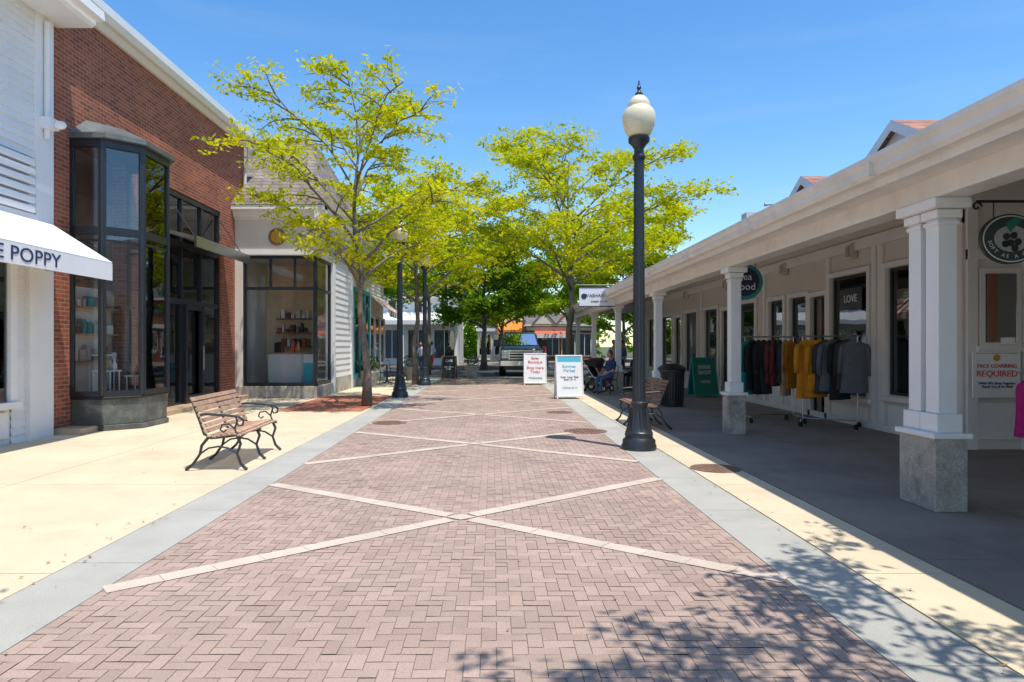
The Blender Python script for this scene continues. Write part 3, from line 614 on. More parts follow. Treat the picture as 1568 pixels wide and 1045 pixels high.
# ------------------------------------------------------------ street lamps
def lamp(x,y,s=1.0):
    e=empty('street_lamp'); b=MB()
    b.lathe(x,y,[(.25,0),(.25,.06),(.235,.09),(.235,.14),(.20,.17),(.19,.22),(.2,.25),(.175,.28),(.15,.38),(.125,.5),(.115,.62),(.125,.64),(.125,.68),(.1,.7)],m_iron,24)
    b.lathe(x,y,[(.1,.7),(.092,1.0),(.085,2.2),(.072,4.2)],m_iron,32,.10)
    b.lathe(x,y,[(.08,4.2),(.095,4.23),(.095,4.26),(.07,4.29),(.07,4.36),(.11,4.42),(.15,4.46),(.155,4.52),(.14,4.53)],m_iron,24)
    for k in range(8):
        a=k*math.pi/4; b.tube([(x+.19*math.cos(a),y+.19*math.sin(a),.2),(x+.15*math.cos(a),y+.15*math.sin(a),.34),(x+.118*math.cos(a),y+.118*math.sin(a),.6)],.02,m_iron,5)
    b.lathe(x,y,[(.05,5.13),(.06,5.16),(.03,5.19),(.02,5.22),(.035,5.25),(.02,5.28),(.006,5.36)],m_iron,12)
    b.build('post',e,True,ang=50)
    b=MB(); b.lathe(x,y,[(.125,4.53),(.17,4.57),(.215,4.66),(.24,4.76),(.243,4.83),(.225,4.90),(.19,4.945),(.165,4.955),(.16,4.98),(.165,5.0),(.14,5.06),(.1,5.11),(.05,5.14)],m_globe,28); b.build('acorn_globe',e,True,ang=60)
lamp(2.12,9.92); lamp(-2.73,20.0); lamp(-2.6,26.0)
# ------------------------------------------------------------ benches
def bench(x,y,L,rot,wood):
    e=empty('park_bench'); b=MB()
    seat=[(.60,.40),(.585,.425),(.53,.44),(.47,.435),(.41,.425),(.35,.415),(.29,.41),(.23,.415)]
    for i,(sx,sz) in enumerate(seat[1:]): b.box(sx-.024,sx+.024,.03,L-.03,sz-.011,sz+.011,wood)
    back=[(.185,.47),(.165,.535),(.14,.60),(.115,.665),(.088,.73),(.058,.795),(.03,.855)]
    for sx,sz in back:
        A=[(sx+.012-.013,sz-.026),(sx+.012+.009,sz-.02),(sx-.012+.009,sz+.028),(sx-.012-.013,sz+.022)]; b.extr(A,'y',.03,L-.03,wood)
    T=Matrix.Translation((x,y,0))@Matrix.Rotation(rot,4,'Z')
    b.xf(T); b.build('wood_slats',e,bevel=.004)
    b=MB()
    for yy in (.05,L/2,L-.05):
        r=.017
        b.tube([(.62,yy,.40),(.56,yy,.425),(.41,yy,.405),(.25,yy,.39),(.17,yy,.44),(.11,yy,.62),(.02,yy,.86),(0.0,yy,.88)],r,m_iron,6)
        b.tube([(.56,yy,.41),(.6,yy,.32),(.56,yy,.2),(.6,yy,.08),(.66,yy,.02),(.68,yy,.015)],[.02,.018,.016,.018,.02,.02],m_iron,6)
        b.tube([(.22,yy,.4),(.14,yy,.3),(.12,yy,.2),(.04,yy,.08),(-.03,yy,.02),(-.05,yy,.015)],[.02,.018,.016,.018,.02,.02],m_iron,6)
        b.tube([(.56,yy,.2),(.45,yy,.27),(.34,yy,.29),(.22,yy,.27),(.12,yy,.2)],.012,m_iron,6)
        if yy!=L/2:
            arm=[(.08,yy,.66),(.18,yy,.68),(.32,yy,.67),(.46,yy,.66),(.57,yy,.65),(.635,yy,.60),(.625,yy,.545),(.575,yy,.535),(.555,yy,.575)]
            b.tube(arm,[.016]*5+[.015,.013,.012,.01],m_iron,6)
            b.tube([(.56,yy,.42),(.53,yy,.5),(.46,yy,.56),(.38,yy,.55),(.36,yy,.49),(.40,yy,.46),(.43,yy,.49)],.011,m_iron,6)
            b.tube([(.53,yy,.5),(.56,yy,.6),(.54,yy,.65)],.012,m_iron,6)
    b.xf(T); b.build('iron_frame',e,True)
    return e
bench(-3.64,8.15,1.68,R(3),m_wood)
bench(3.15,13.75,1.6,R(180),m_wood2)
# ------------------------------------------------------------ litter bin
e=empty('litter_bin'); b=MB()
for k in range(28):
    a=2*math.pi*k/28; b.tube([(4.45+.27*math.cos(a),17.0+.27*math.sin(a),.04),(4.45+.29*math.cos(a),17+.29*math.sin(a),.8),(4.45+.33*math.cos(a),17+.33*math.sin(a),.92)],.014,m_iron,4)
b.lathe(4.45,17,[(.28,.02),(.28,.06),(.26,.07),(.25,.85),(.28,.86)],m_black,24); b.lathe(4.45,17,[(.34,.9),(.36,.94),(.3,1.0),(.14,1.06),(.12,1.05)],m_black,24); b.build('body_and_lid',e,True)
# ------------------------------------------------------------ clothing racks
def garment(b,x,y,ztop,L,w,th,ang,mat,seed,sleeve=True):
    rg=random.Random(seed); n=20
    prof=[(0,.10,.5),(.04,.5,.6),(.09,.92,.85),(.2,1.0,1.0),(.45,.94,1.0),(.75,.98,1.1),(1,1.06,1.2)]
    base=len(b.v); i=b.mi(mat); ph=rg.uniform(0,6)
    for t,ws,ts in prof:
        for j in range(n):
            a=2*math.pi*j/n; rip=1+.22*t*math.sin(5*a+ph)+.1*t*math.sin(9*a)
            lx=w/2*ws*math.cos(a); ly=th*ts*math.sin(a)*rip
            X=x+lx*math.cos(ang)-ly*math.sin(ang); Y=y+lx*math.sin(ang)+ly*math.cos(ang); b.v.append((X,Y,ztop-.06-t*L))
    for k in range(len(prof)-1):
        for j in range(n): b.f.append([base+k*n+j,base+k*n+(j+1)%n,base+(k+1)*n+(j+1)%n,base+(k+1)*n+j]); b.m.append(i)
    if sleeve:
        for s in (-1,1):
            pts=[(.42,.1),(.5,.2),(.54,.42),(.53,.62+rg.uniform(-.03,.05))]
            b.tube([(x+s*w*u*math.cos(ang),y+s*w*u*math.sin(ang),ztop-.06-q) for u,q in pts],[.05,.058,.052,.045],mat,8)
    b.tube([(x,y,ztop-.07),(x,y,ztop-.01),(x+.02,y,ztop+.02),(x,y,ztop+.035)],.004,m_metal,5)
def cloth(name,c): return M(name,c,.9,.15,8,.1,80,.3)
cl=dict(teal=cloth('cloth_teal',(.02,.28,.30)),black=cloth('cloth_black',(.02,.02,.023)),wine=cloth('cloth_wine',(.16,.03,.04)),och=cloth('cloth_ochre',(.68,.27,.02)),tan=cloth('cloth_tan',(.50,.36,.22)),grey=cloth('cloth_grey',(.14,.15,.17)),char=cloth('cloth_charcoal',(.05,.055,.06)),mag=cloth('cloth_magenta',(.62,.03,.26)),navy=cloth('cloth_navy',(.03,.05,.12)),red=cloth('cloth_red',(.6,.05,.05)),wht=cloth('cloth_white',(.7,.7,.7)),jean=cloth('cloth_denim',(.08,.12,.22)),khaki=cloth('cloth_khaki',(.35,.27,.17)))
def rack(x0,y0,x1,y1,items,seed):
    e=empty('clothing_rack'); b=MB(); p=Vector((x0,y0));q=Vector((x1,y1)); d=(q-p).normalized(); n=Vector((-d.y,d.x)); H=1.68
    for c in (p,q):
        b.tube([(*c,.14),(*c,H)],.014,m_metal,8)
        a=c-n*.26; z=c+n*.26; b.tube([(*a,.12),(*z,.12)],.016,m_metal,8)
        for w in (a,z): b.tube([(w.x-.02,w.y,.05),(w.x+.02,w.y,.05)],.05,m_rubber,10); b.tube([(w.x,w.y,.12),(w.x,w.y,.05)],.01,m_metal)
    b.tube([(*(p-d*.05),H),(*(q+d*.05),H)],.014,m_metal,8); b.tube([(*p,.14),(*q,.14)],.012,m_metal,8); b.build('frame',e,True)
    b=MB(); k=len(items); rg=random.Random(seed); L=(q-p).length
    for i,it in enumerate(items):
        c=p+d*(L*(i+.5)/k); an=math.atan2(n.y,n.x)+rg.uniform(-.3,.2)-.75
        garment(b,c.x,c.y,H,rg.uniform(.85,1.12),rg.uniform(.46,.56),.062,an,cl[it],seed*50+i)
    b.build('hanging_clothes',e,True,recalc=False,ang=180)
rack(4.98,13.5,5.98,13.6,['teal','black','black','char','wine','wine','char','tan','och'],1)
rack(5.85,12.9,6.62,12.4,['och','och','och','char','grey','black','char','grey'],2)
e=empty('magenta_dress'); b=MB(); garment(b,7.02,8.95,1.12,.75,.36,.09,.2,cl['mag'],99,False); b.tube([(6.86,8.95,1.16),(7.4,8.95,1.16)],.012,m_metal); b.tube([(7.4,8.95,1.16),(7.4,8.95,0)],.012,m_metal); b.tube([(7.2,8.95,.02),(7.6,8.95,.02)],.016,m_metal); b.build('dress_on_stand',e,True,recalc=False,ang=180)
# ------------------------------------------------------------ pickup truck
m_car=M('car_paint_slate',(.05,.075,.085),.25,.03,1,.02,20,0,spec=.6,coat=.8); m_chrome=M('chrome',(.7,.7,.72),.15,.02,metal=1); m_light=M('headlight',(.75,.75,.72),.1,.02,spec=.8)
def truck(x,y):
    e=empty('pickup_truck'); b=MB()
    def loft(secs,mat):
        base=len(b.v); i=b.mi(mat); n=None
        for yy,pr in secs:
            ring=[(w,z) for w,z in pr]+[(-w,z) for w,z in reversed(pr)]; n=len(ring)
            for w,z in ring: b.v.append((x+w,y+yy,z))
        for k in range(len(secs)-1):
            for j in range(n): b.f.append([base+k*n+j,base+k*n+(j+1)%n,base+(k+1)*n+(j+1)%n,base+(k+1)*n+j]); b.m.append(i)
        b.f.append([base+j for j in range(n)]); b.m.append(i); ee=base+(len(secs)-1)*n; b.f.append([ee+j for j in range(n)]); b.m.append(i)
    loft([(0.0,[(.86,.55),(.92,.75),(.90,1.12),(.80,1.2)]),(.15,[(.95,.5),(.98,.8),(.95,1.18),(.84,1.26)]),(1.3,[(.97,.45),(1.0,.8),(.97,1.22),(.88,1.33)]),(5.4,[(.97,.45),(1.0,.8),(.97,1.25),(.92,1.3)]),(5.6,[(.95,.5),(.97,.8),(.95,1.22),(.9,1.27)])],m_car)
    loft([(1.25,[(.90,1.28),(.88,1.33)]),(2.0,[(.92,1.28),(.76,1.93)]),(2.4,[(.92,1.28),(.74,1.99)]),(3.4,[(.92,1.28),(.74,1.98)]),(3.75,[(.92,1.28),(.80,1.5)])],m_car)
    S=Matrix.Translation((x,y,0))@Matrix.Diagonal((1.08,1,1.12,1))@Matrix.Translation((-x,-y,0))
    b.xf(S); b.build('body',e,True,bevel=.02,ang=35)
    b=MB()
    b.add([(x-.80,y+1.29,1.385),(x+.80,y+1.29,1.385),(x+.69,y+1.925,1.90),(x-.69,y+1.925,1.90)],[(0,1,2,3)],m_wind)
    b.add([(x-.82,y+1.31,1.36),(x+.82,y+1.31,1.36),(x+.71,y+1.96,1.90),(x-.71,y+1.96,1.90)],[(0,1,2,3)],m_black)
    for s in (-1,1):
        b.poly([(x+s*.905,y+1.6,1.36),(x+s*.93,y+3.4,1.36),(x+s*.79,y+3.3,1.86),(x+s*.80,y+2.1,1.86)],m_black)
        b.box(x+s*1.15-.12,x+s*1.15+.12,y+1.5,y+1.58,1.32,1.62,m_black); b.tube([(x+s*.92,y+1.55,1.36),(x+s*1.1,y+1.55,1.42)],.02,m_black)
        b.box(x+s*.74-.14,x+s*.74+.14,y-.04,y+.1,.82,1.12,m_light); b.box(x+s*.74-.155,x+s*.74+.155,y-.025,y+.09,.80,1.14,m_chrome)
        for yy in (.95,4.4):
            b.tube([(x+s*.70,y+yy,.42),(x+s*.99,y+yy,.42)],.42,m_rubber,24); b.tube([(x+s*.985,y+yy,.42),(x+s*1.0,y+yy,.42)],.24,m_chrome,16)
    b.box(x-.56,x+.56,y-.03,y+.05,.72,1.16,m_black)
    for z in (.78,.90,1.02,1.12): b.box(x-.56,x+.56,y-.06,y-.02,z-.022,z+.022,m_chrome)
    b.box(x-.58,x-.54,y-.06,y,.72,1.16,m_chrome); b.box(x+.54,x+.58,y-.06,y,.72,1.16,m_chrome)
    b.box(x-.96,x+.96,y-.16,y+.1,.46,.68,m_chrome); b.box(x-.16,x+.16,y-.175,y-.16,.5,.64,m_signw); b.box(x-.8,x+.8,y-.08,y+.3,.3,.46,m_black)
    b.box(x-.86,x+.86,y+3.9,y+5.4,1.28,1.31,m_black)
    b.xf(S); b.build('grille_glass_wheels',e,bevel=.01)
truck(1.40,33.6)
# ------------------------------------------------------------ people
m_skin=M('skin',(.48,.28,.20),.6,.05); m_hair=M('hair_brown',(.06,.035,.02),.7,.2,30); m_shoe=M('shoe',(.03,.03,.03),.6)
def person(name,loc,head,top,bot,pose='walk',h=1.0,hair=m_hair):
    e=empty(name)
    if pose=='sit':
        J=dict(pel=(0,0,.52),wa=(0,.03,.68),ch=(0,.05,.92),nk=(0,.03,1.08),hd=(0,.0,1.15),
          hl=(.09,-.02,.52),kl=(.12,-.44,.50),al=(.12,-.46,.09),tl=(.13,-.62,.04),hr=(-.09,-.02,.52),kr=(-.12,-.44,.50),ar=(-.12,-.42,.09),tr=(-.13,-.58,.04),
          sl=(.18,.05,1.0),el=(.23,-.03,.75),wl=(.14,-.25,.66),sr=(-.18,.05,1.0),er=(-.23,-.03,.75),wr=(-.14,-.25,.66))
    else:
        s=.18 if pose=='walk' else .03
        J=dict(pel=(0,0,.92),wa=(0,0,1.08),ch=(0,.01,1.32),nk=(0,.0,1.48),hd=(0,-.01,1.56),
          hl=(.09,0,.90),kl=(.10,-s,.50),al=(.10,-s*1.1,.09),tl=(.11,-s*1.1-.17,.04),hr=(-.09,0,.90),kr=(-.10,s*.4,.49),ar=(-.10,s*1.8,.12),tr=(-.11,s*1.8-.15,.04),
          sl=(.18,.01,1.41),el=(.23,s*.6,1.12),wl=(.23,s*.1-.08,.88),sr=(-.18,.01,1.41),er=(-.23,-s*.3,1.12),wr=(-.23,-s*1.2,.89))
    B=[('pel','wa','t'),('wa','ch','t'),('ch','nk','t'),('nk','hd','s'),('pel','hl','b'),('hl','kl','b'),('kl','al','b'),('al','tl','o'),('pel','hr','b'),('hr','kr','b'),('kr','ar','b'),('ar','tr','o'),
       ('ch','sl','t'),('sl','el','t'),('el','wl','s'),('ch','sr','t'),('sr','er','t'),('er','wr','s')]
    rad=dict(pel=(.14,.11),wa=(.13,.095),ch=(.15,.11),nk=(.055,.055),hd=(.05,.05),hl=(.085,.085),hr=(.085,.085),kl=(.058,.058),kr=(.058,.058),al=(.04,.04),ar=(.04,.04),tl=(.035,.03),tr=(.035,.03),sl=(.06,.06),sr=(.06,.06),el=(.042,.042),er=(.042,.042),wl=(.028,.022),wr=(.028,.022))
    for sd in 'lr':
        w=Vector(J['w'+sd]); d=(w-Vector(J['e'+sd])).normalized(); side=Vector((0,-1,0)) if pose!='sit' else Vector((1 if sd=='r' else -1,0,0))
        pm='p'+sd; J[pm]=tuple(w+d*.07); rad[pm]=(.035,.018); B.append(('w'+sd,pm,'s'))
        for k,(o,l) in enumerate(((-.028,.06),(-.01,.08),(.01,.085),(.028,.075))):
            a='f%s%d'%(sd,k); J[a]=tuple(w+d*.10+side*o); J[a+'t']=tuple(w+d*(.10+l)+side*o*1.1+Vector((-.015 if sd=='l' else .015,0,0))); rad[a]=(.010,.010); rad[a+'t']=(.007,.007); B+= [(pm,a,'s'),(a,a+'t','s')]
        a='th'+sd; J[a]=tuple(w+d*.06+side*.05); rad[a]=(.009,.009); B.append((pm,a,'s'))
    keys=list(J); me=bpy.data.meshes.new('body'); me.from_pydata([J[k] for k in keys],[(keys.index(a),keys.index(c)) for a,c,_ in B],[])
    o=bpy.data.objects.new('tmp',me); scene.collection.objects.link(o); sk=o.modifiers.new('s','SKIN'); sk.use_smooth_shade=True
    lay=me.skin_vertices[0].data
    for i,k in enumerate(keys): lay[i].radius=rad[k]; lay[i].use_root=(k=='pel')
    sb=o.modifiers.new('u','SUBSURF'); sb.levels=1; sb.render_levels=1
    dg=bpy.context.evaluated_depsgraph_get(); nm=bpy.data.meshes.new_from_object(o.evaluated_get(dg)); bpy.data.objects.remove(o)
    nm.materials.clear()
    for mm in (top,bot,m_skin,m_shoe): nm.materials.append(mm)
    ix={'t':0,'b':1,'s':2,'o':3}; seg=[(Vector(J[a]),Vector(J[c]),ix[t]) for a,c,t in B]
    for pl in nm.polygons:
        c=pl.center; best=9;bi=0
        for a,q,t in seg:
            dd=q-a; u=max(0,min(1,(c-a).dot(dd)/dd.length_squared)); L=(c-(a+dd*u)).length
            if L<best: best=L;bi=t
        pl.material_index=bi; pl.use_smooth=True
    TM=Matrix.Translation(loc)@Matrix.Rotation(head,4,'Z')@Matrix.Scale(h,4)
    nm.transform(TM); put(nm,'body',e)
    b=MB(); H=Vector(J['hd'])+Vector((0,-.015,.09))
    b.sph(H,(.074,.09,.112),m_skin,16,12); b.sph(H+Vector((0,-.02,-.05)),(.055,.065,.06),m_skin,12,8); b.tube([H+Vector((0,-.085,.02)),H+Vector((0,-.108,-.02)),H+Vector((0,-.088,-.028))],[.008,.014,.01],m_skin)
    for s in (-1,1): b.sph(H+Vector((s*.03,-.08,.012)),.011,m_signw,8,6); b.sph(H+Vector((s*.03,-.089,.012)),.005,m_black,6,4); b.sph(H+Vector((s*.077,0,-.005)),(.012,.02,.03),m_skin,8,6)
    b.box(H.x-.022,H.x+.022,H.y-.086,H.y-.08,H.z-.056,H.z-.048,m_red)
    b.sph(H+Vector((0,.022,.028)),(.085,.092,.105),hair,16,10); b.xf(TM); b.build('head',e,True,ang=180)
    return e
person('walking_person',(-3.95,44,0),R(160),cl['wht'],cl['red'],'walk')
person('walking_person',(-5.0,45,0),R(20),cl['navy'],cl['char'],'walk',.98)
person('standing_person',(-4.0,38,0),R(-30),cl['wht'],cl['jean'],'stand',.97)
person('standing_person',(5.0,26.5,0),R(-60),cl['jean'],cl['navy'],'stand',.98)
person('seated_person',(4.3,23.6,0),R(-35),cl['navy'],cl['mag'],'sit')
person('seated_person',(5.0,24.0,0),R(-60),cl['char'],cl['navy'],'sit')
person('seated_person',(3.65,21.3,0),R(-60),cl['navy'],cl['jean'],'sit')
person('walking_person',(5.3,30,0),R(10),cl['wht'],cl['khaki'],'walk')
person('walking_person',(3.4,45,.0),R(60),cl['red'],cl['jean'],'walk')
def bistro(x,y,rot):
    e=empty('bistro_chair'); b=MB(); b.lathe(0,0,[(.19,.43),(.2,.45),(.19,.46)],m_iron,16)
    for s in(-1,1): b.tube([(s*.17,-.15,.0),(s*.14,-.12,.43)],.012,m_iron); b.tube([(s*.18,.18,0),(s*.15,.14,.44),(s*.17,.2,.85)],.012,m_iron)
    b.tube([(-.17,.2,.85),(0,.22,.92),(.17,.2,.85)],.012,m_iron); b.tube([(-.16,.17,.65),(.16,.17,.65)],.01,m_iron)
    b.xf(Matrix.Translation((x,y,0))@Matrix.Rotation(rot,4,'Z')); b.build('frame',e)
bistro(4.3,23.6,R(-35)); bistro(5.0,24.0,R(-60)); bistro(4.9,22.9,R(150)); bistro(3.65,21.3,R(-60)); bistro(-4.3,27.0,R(100)); bistro(-4.2,28.3,R(70))
def btable(x,y):
    e=empty('bistro_table'); b=MB(); b.lathe(x,y,[(.22,0),(.2,.03),(.03,.06),(.03,.7),(.3,.71),(.31,.74)],m_iron,20); b.build('table',e,True)
btable(4.75,23.35); btable(-4.3,27.65)
def stroller(x,y,rot,fab):
    e=empty('baby_stroller'); b=MB()
    for s in (-.25,.25):
        b.tube([(s,-.4,.12),(s,.05,.55),(s,.42,1.02)],.014,m_metal); b.tube([(s,.38,.14),(s,.05,.55)],.014,m_metal); b.tube([(s,-.3,.45),(s,.2,.5)],.012,m_metal)
        for yy,r in ((-.4,.11),(.38,.15)): b.tube([(s-.02,yy,r),(s+.02,yy,r)],r,m_rubber,16); b.tube([(s-.025,yy,r),(s+.025,yy,r)],r*.55,m_metal,12)
    b.tube([(-.25,.42,1.02),(.25,.42,1.02)],.018,m_black); b.tube([(-.25,.38,.15),(.25,.38,.15)],.01,m_metal)
    for (a,c) in (((-.28,.45),(.1,.48)),((.1,.48),(.25,.9))):
        b.add([(-.2,a[0],a[1]),(.2,a[0],a[1]),(.2,c[0],c[1]),(-.2,c[0],c[1]),(-.2,a[0],a[1]-.04),(.2,a[0],a[1]-.04),(.2,c[0],c[1]-.04),(-.2,c[0],c[1]-.04)],[(0,1,2,3),(4,5,6,7),(0,1,5,4),(1,2,6,5),(2,3,7,6),(3,0,4,7)],fab)
    pr=[]
    for k in range(8):
        a=R(10+k*20); pr.append((.18-.34*math.cos(a) *.9,.72+.34*math.sin(a)))
    for k in range(7):
        p,q=pr[k],pr[k+1]; b.poly([(-.23,p[0],p[1]),(.23,p[0],p[1]),(.23,q[0],q[1]),(-.23,q[0],q[1])],fab)
    for s in (-.23,.23): b.poly([(s,p[0],p[1]) for p in pr],fab)
    b.box(-.18,.18,-.05,.3,.2,.34,m_black)
    b.xf(Matrix.Translation((x,y,0))@Matrix.Rotation(rot,4,'Z')); b.build('frame_and_seat',e)
stroller(3.45,22.6,R(50),cl['black']); stroller(3.75,25.2,R(-30),cl['wine'])
# ------------------------------------------------------------ trees
def leaves_mesh(name,C,size,mat,parent,seed,flat=.6):
    rg=np.random.default_rng(seed); n=len(C); C=np.array(C)
    nrm=rg.normal(size=(n,3)); nrm[:,2]=np.abs(nrm[:,2])+flat; nrm/=np.linalg.norm(nrm,axis=1)[:,None]
    a=rg.normal(size=(n,3)); u=np.cross(nrm,a); u/=np.linalg.norm(u,axis=1)[:,None]; w=np.cross(nrm,u)
    s=(size*rg.uniform(.6,1.35,n))[:,None]
    V=np.stack([C-u*s,C-w*s*.42+u*s*.1,C+u*s,C+w*s*.42+u*s*.1],axis=1).reshape(-1,3)
    me=bpy.data.meshes.new(name); me.vertices.add(4*n); me.vertices.foreach_set('co',V.ravel()); me.loops.add(4*n); me.loops.foreach_set('vertex_index',np.arange(4*n,dtype=np.int32))
    me.polygons.add(n); me.polygons.foreach_set('loop_start',np.arange(0,4*n,4,dtype=np.int32)); 
    try: me.polygons.foreach_set('loop_total',np.full(n,4,dtype=np.int32))
    except Exception: pass
    me.update(); me.validate(); me.materials.append(mat); return put(me,name,parent)
def tree(name,x,y,clear,H,Rr,seed,lm,bark,tr=.11,nl=10,nsec=7,ntw=5,per=14,ls=.07,spread=.13,lean=(0,0),wide=.55,sec=.38):
    rg=random.Random(seed); e=empty(name); b=MB(); C=[]
    top=Vector((x+lean[0],y+lean[1],H*.86)); base=Vector((x,y,-.02)); K=9
    tp=[base.lerp(top,k/K)+Vector((rg.uniform(-.06,.06),rg.uniform(-.06,.06),0))*(k>0)*(1+k*.15) for k in range(K+1)]
    b.tube(tp,[tr*(1.35 if k==0 else 1-.88*k/K) for k in range(K+1)],bark,9)
    def tpos(z):
        t=max(0,min(.999,z/top.z))*K; k=int(t); return tp[k].lerp(tp[k+1],t-k), tr*(1-.88*t/K)
    for i in range(nl):
        f=i/(nl-1); z0=clear+(H*.74-clear)*f**1.1; p0,r0=tpos(z0); az=i*2.39996+rg.uniform(-.4,.4)+seed
        reach=Rr*(1-.62*max(0,(f-wide)/(1-wide))**1.2)*(.72+.28*min(1,f/.3))*rg.uniform(.82,1.1); rise=(H-z0)*(.22+.5*f)*rg.uniform(.7,1.1)
        d=Vector((math.cos(az),math.sin(az),0)); pts=[]
        bend=rg.uniform(-.35,.35)
        for k in range(7):
            t=k/6; q=p0+d*reach*t+Vector((-d.y,d.x,0))*bend*reach*t*t*.5+Vector((0,0,rise*(1-(1-t)**1.7)))
            q+=Vector((rg.uniform(-1,1),rg.uniform(-1,1),rg.uniform(-1,1)))*.07*(k>0); pts.append(q)
        b.tube(pts,[max(.014,r0*.7*(1-.88*k/6)) for k in range(7)],bark,6)
        for j in range(nsec):
            t=.22+.78*(j+rg.random()*.6)/nsec; t=min(t,.99); k=int(t*6); s0=pts[k].lerp(pts[min(k+1,6)],t*6-k)
            sd=rg.choice([-1,1]); da=az+sd*rg.uniform(.3,1.25); L=Rr*sec*rg.uniform(.5,1.1)*(1.15-.45*t); dv=Vector((math.cos(da),math.sin(da),rg.uniform(-.2,.6))).normalized()
            sp=[s0+dv*L*u+Vector((rg.uniform(-.04,.04),rg.uniform(-.04,.04),.12*L*math.sin(u*3)-.05*u)) for u in (0,.33,.66,1)]
            b.tube(sp,[.024,.018,.012,.006],bark,4,cap=False)
            for m in range(ntw):
                u=.15+.85*(m+rg.random())/ntw; u=min(u,.99); kk=int(u*3); w0=sp[kk].lerp(sp[kk+1],u*3-kk)
                ta=da+rg.choice([-1,1])*rg.uniform(.4,1.4); tl=rg.uniform(.25,.65)*Rr/3.2; tv=Vector((math.cos(ta),math.sin(ta),rg.uniform(-.3,.5)))
                w1=w0+tv*tl; b.tube([w0,w0.lerp(w1,.5)+Vector((0,0,.03)),w1],[.007,.005,.003],bark,3,cap=False)
                for q in range(per):
                    g=rg.random(); c=w0.lerp(w1,g*1.1); C.append((c.x+rg.gauss(0,spread),c.y+rg.gauss(0,spread),c.z+rg.gauss(0,spread*.55)))
    b.build('trunk_and_limbs',e,True,recalc=False,ang=180)
    leaves_mesh('foliage',C,ls,lm,e,seed); return e
tree('honey_locust_tree',-3.15,17,2.9,8.75,3.3,11,m_leafY,m_bark,.11,15,8,5,19,.072,.10,lean=(-.35,0))
tree('honey_locust_tree',-3.0,26.5,3.2,8.6,3.9,4,m_leafY,m_bark,.12,13,8,5,20,.105,.15)
tree('honey_locust_tree',3.45,30.5,3.8,11.4,5.4,8,m_leafY,m_bark,.18,18,9,6,19,.115,.17)
tree('honey_locust_tree',-3.4,35.5,3.4,9.8,4.6,15,m_leafG,m_bark,.14,12,8,5,22,.14,.2)
tree('shade_tree',-.6,44,2.6,9.0,4.4,21,m_leafD,m_barkd,.2,13,8,5,26,.18,.3)
tree('shade_tree',-5.5,53.5,2.4,11,4.6,22,m_leafG,m_barkd,.2,11,8,5,20,.2,.3)
tree('shade_tree',5.8,52,2.9,10.5,4.6,23,m_leafG,m_barkd,.2,12,8,5,20,.2,.3)
tree('shade_tree',.8,62,2.6,9,4.4,27,m_leafG,m_barkd,.2,11,8,5,18,.24,.32)
tree('shade_tree',11.5,60,2.2,10,4.8,28,m_leafD,m_barkd,.2,11,8,5,18,.24,.32)
tree('honey_locust_tree',9.0,42,4.0,10.8,4.8,24,m_leafY,m_bark,.16,12,8,5,18,.16,.25)
tree('honey_locust_tree',3.0,1.25,3.5,6.0,2.3,31,m_leafY,m_bark,.10,11,7,4,22,.055,.07)
tree('honey_locust_tree',-3.75,1.2,3.4,6.0,2.0,33,m_leafY,m_bark,.10,10,6,4,20,.055,.075)
def planter(x,y,r=.35):
    e=empty('planter'); b=MB(); b.lathe(x,y,[(r*.7,0),(r*.75,.05),(r,.5),(r*1.08,.52),(r*1.08,.58),(r*.95,.58),(r*.9,.54),(.02,.54)],m_granite,20); b.build('pot',e,True)
    rg=random.Random(int(x*100+y)); C=[]
    for q in range(420):
        v=Vector((rg.gauss(0,1),rg.gauss(0,1),rg.gauss(0,1))).normalized()*r*rg.uniform(.6,1.1); C.append((x+v.x,y+v.y,.58+r*.7+v.z*.9))
    leaves_mesh('shrub',C,.05,m_shrub,e,3,.2)
for p in ((-3.6,30.2),(-4.6,25.4),(-1.0,32.2),(3.3,28.4)): planter(*p)
C=[];rg=random.Random(9); 
for k in range(190):
    x=rg.uniform(-75,75); y=rg.uniform(82,96); h=rg.uniform(1.5,7.5); r=rg.uniform(1.6,3)
    for q in range(110):
        a=rg.uniform(0,6.28); t=rg.uniform(-1,1); rr_=r*rg.uniform(.7,1.05); s=math.sqrt(1-t*t); C.append((x+rr_*s*math.cos(a),y+rr_*s*math.sin(a),h+rr_*t))
leaves_mesh('distant_trees',C,.5,m_leafD,None,5,.2)
C=[]
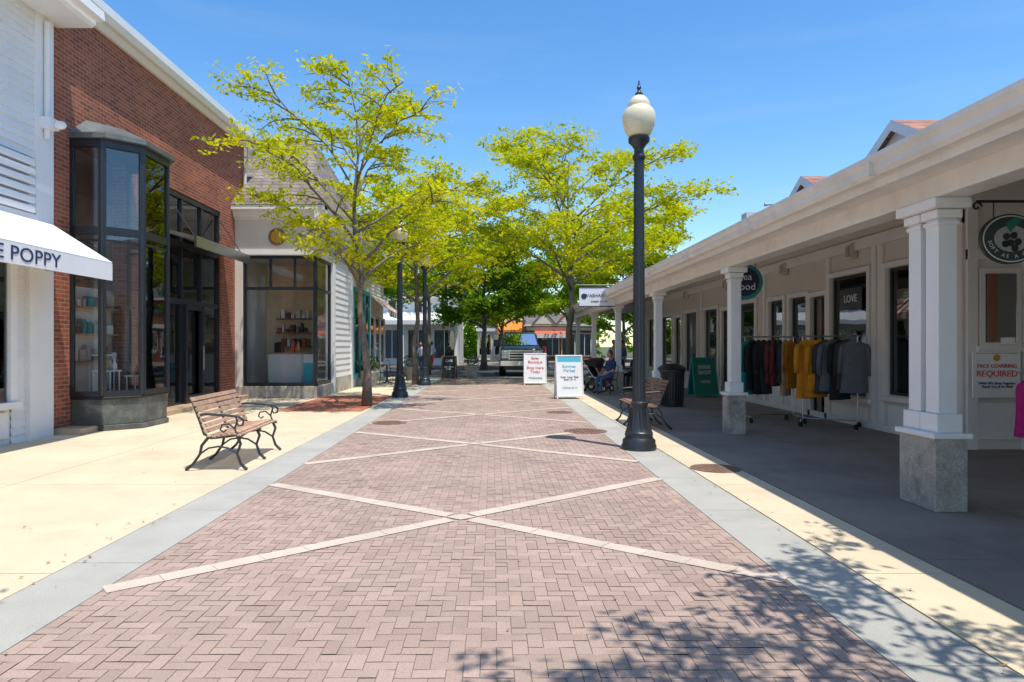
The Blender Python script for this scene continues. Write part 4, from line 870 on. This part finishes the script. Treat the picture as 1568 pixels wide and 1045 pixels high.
for k in range(520):
    y=rg.uniform(2.2,26); x=rg.choice([rg.uniform(-7.2,3.2),rg.gauss(-2.9,.12),rg.gauss(2.42,.1),rg.uniform(-5,-2.6)]); C.append((x,y,.012))
leaves_mesh('fallen_leaves',C,.017,m_litter,None,8,6)
# ------------------------------------------------------------ world, sun, camera
sd=Vector((.21,-.27,1)).normalized(); el=math.asin(sd.z); az=math.atan2(sd.x,sd.y)
w=bpy.data.worlds.new('World'); scene.world=w; w.use_nodes=True; t=w.node_tree; t.nodes.clear()
o=N(t,'ShaderNodeOutputWorld'); bg=N(t,'ShaderNodeBackground'); sky=N(t,'ShaderNodeTexSky'); sky.sky_type='NISHITA'; sky.sun_disc=False; sky.sun_elevation=el; sky.sun_rotation=az
sky.air_density=1.0; sky.dust_density=.4; sky.ozone_density=1.5
tc=N(t,'ShaderNodeTexCoord'); mp=N(t,'ShaderNodeMapping'); mp.inputs['Scale'].default_value=(1.2,1.6,9); mp.inputs['Rotation'].default_value=(.1,.12,.3); t.links.new(tc.outputs['Generated'],mp.inputs[0])
cf=ramp(t,noise(t,mp.outputs[0],1.4,6,.6),0,.08,.55,.8)
hs=N(t,'ShaderNodeHueSaturation'); hs.inputs['Saturation'].default_value=1.3; hs.inputs['Value'].default_value=1.65; t.links.new(sky.outputs[0],hs.inputs['Color'])
c=mixc(t,cf,hs.outputs[0],(7,7.5,8)); t.links.new(c,bg.inputs[0]); bg.inputs[1].default_value=.14; t.links.new(bg.outputs[0],o.inputs[0])
L=bpy.data.lights.new('sun','SUN'); L.energy=4.8; L.angle=R(.5); L.color=(1,.94,.85); lo=bpy.data.objects.new('sun',L); scene.collection.objects.link(lo); lo.rotation_euler=sd.to_track_quat('Z','Y').to_euler(); lo.location=(5,-5,30)
cam=bpy.data.cameras.new('camera'); co=bpy.data.objects.new('camera',cam); scene.collection.objects.link(co); co.location=(0,0,1.5); co.rotation_euler=(R(90),0,0)
cam.sensor_width=36; cam.lens=24; cam.shift_x=29/1568; cam.shift_y=7.5/1568; cam.clip_end=2000; scene.camera=co
scene.view_settings.view_transform='Standard'; scene.view_settings.look='None'; scene.view_settings.exposure=0
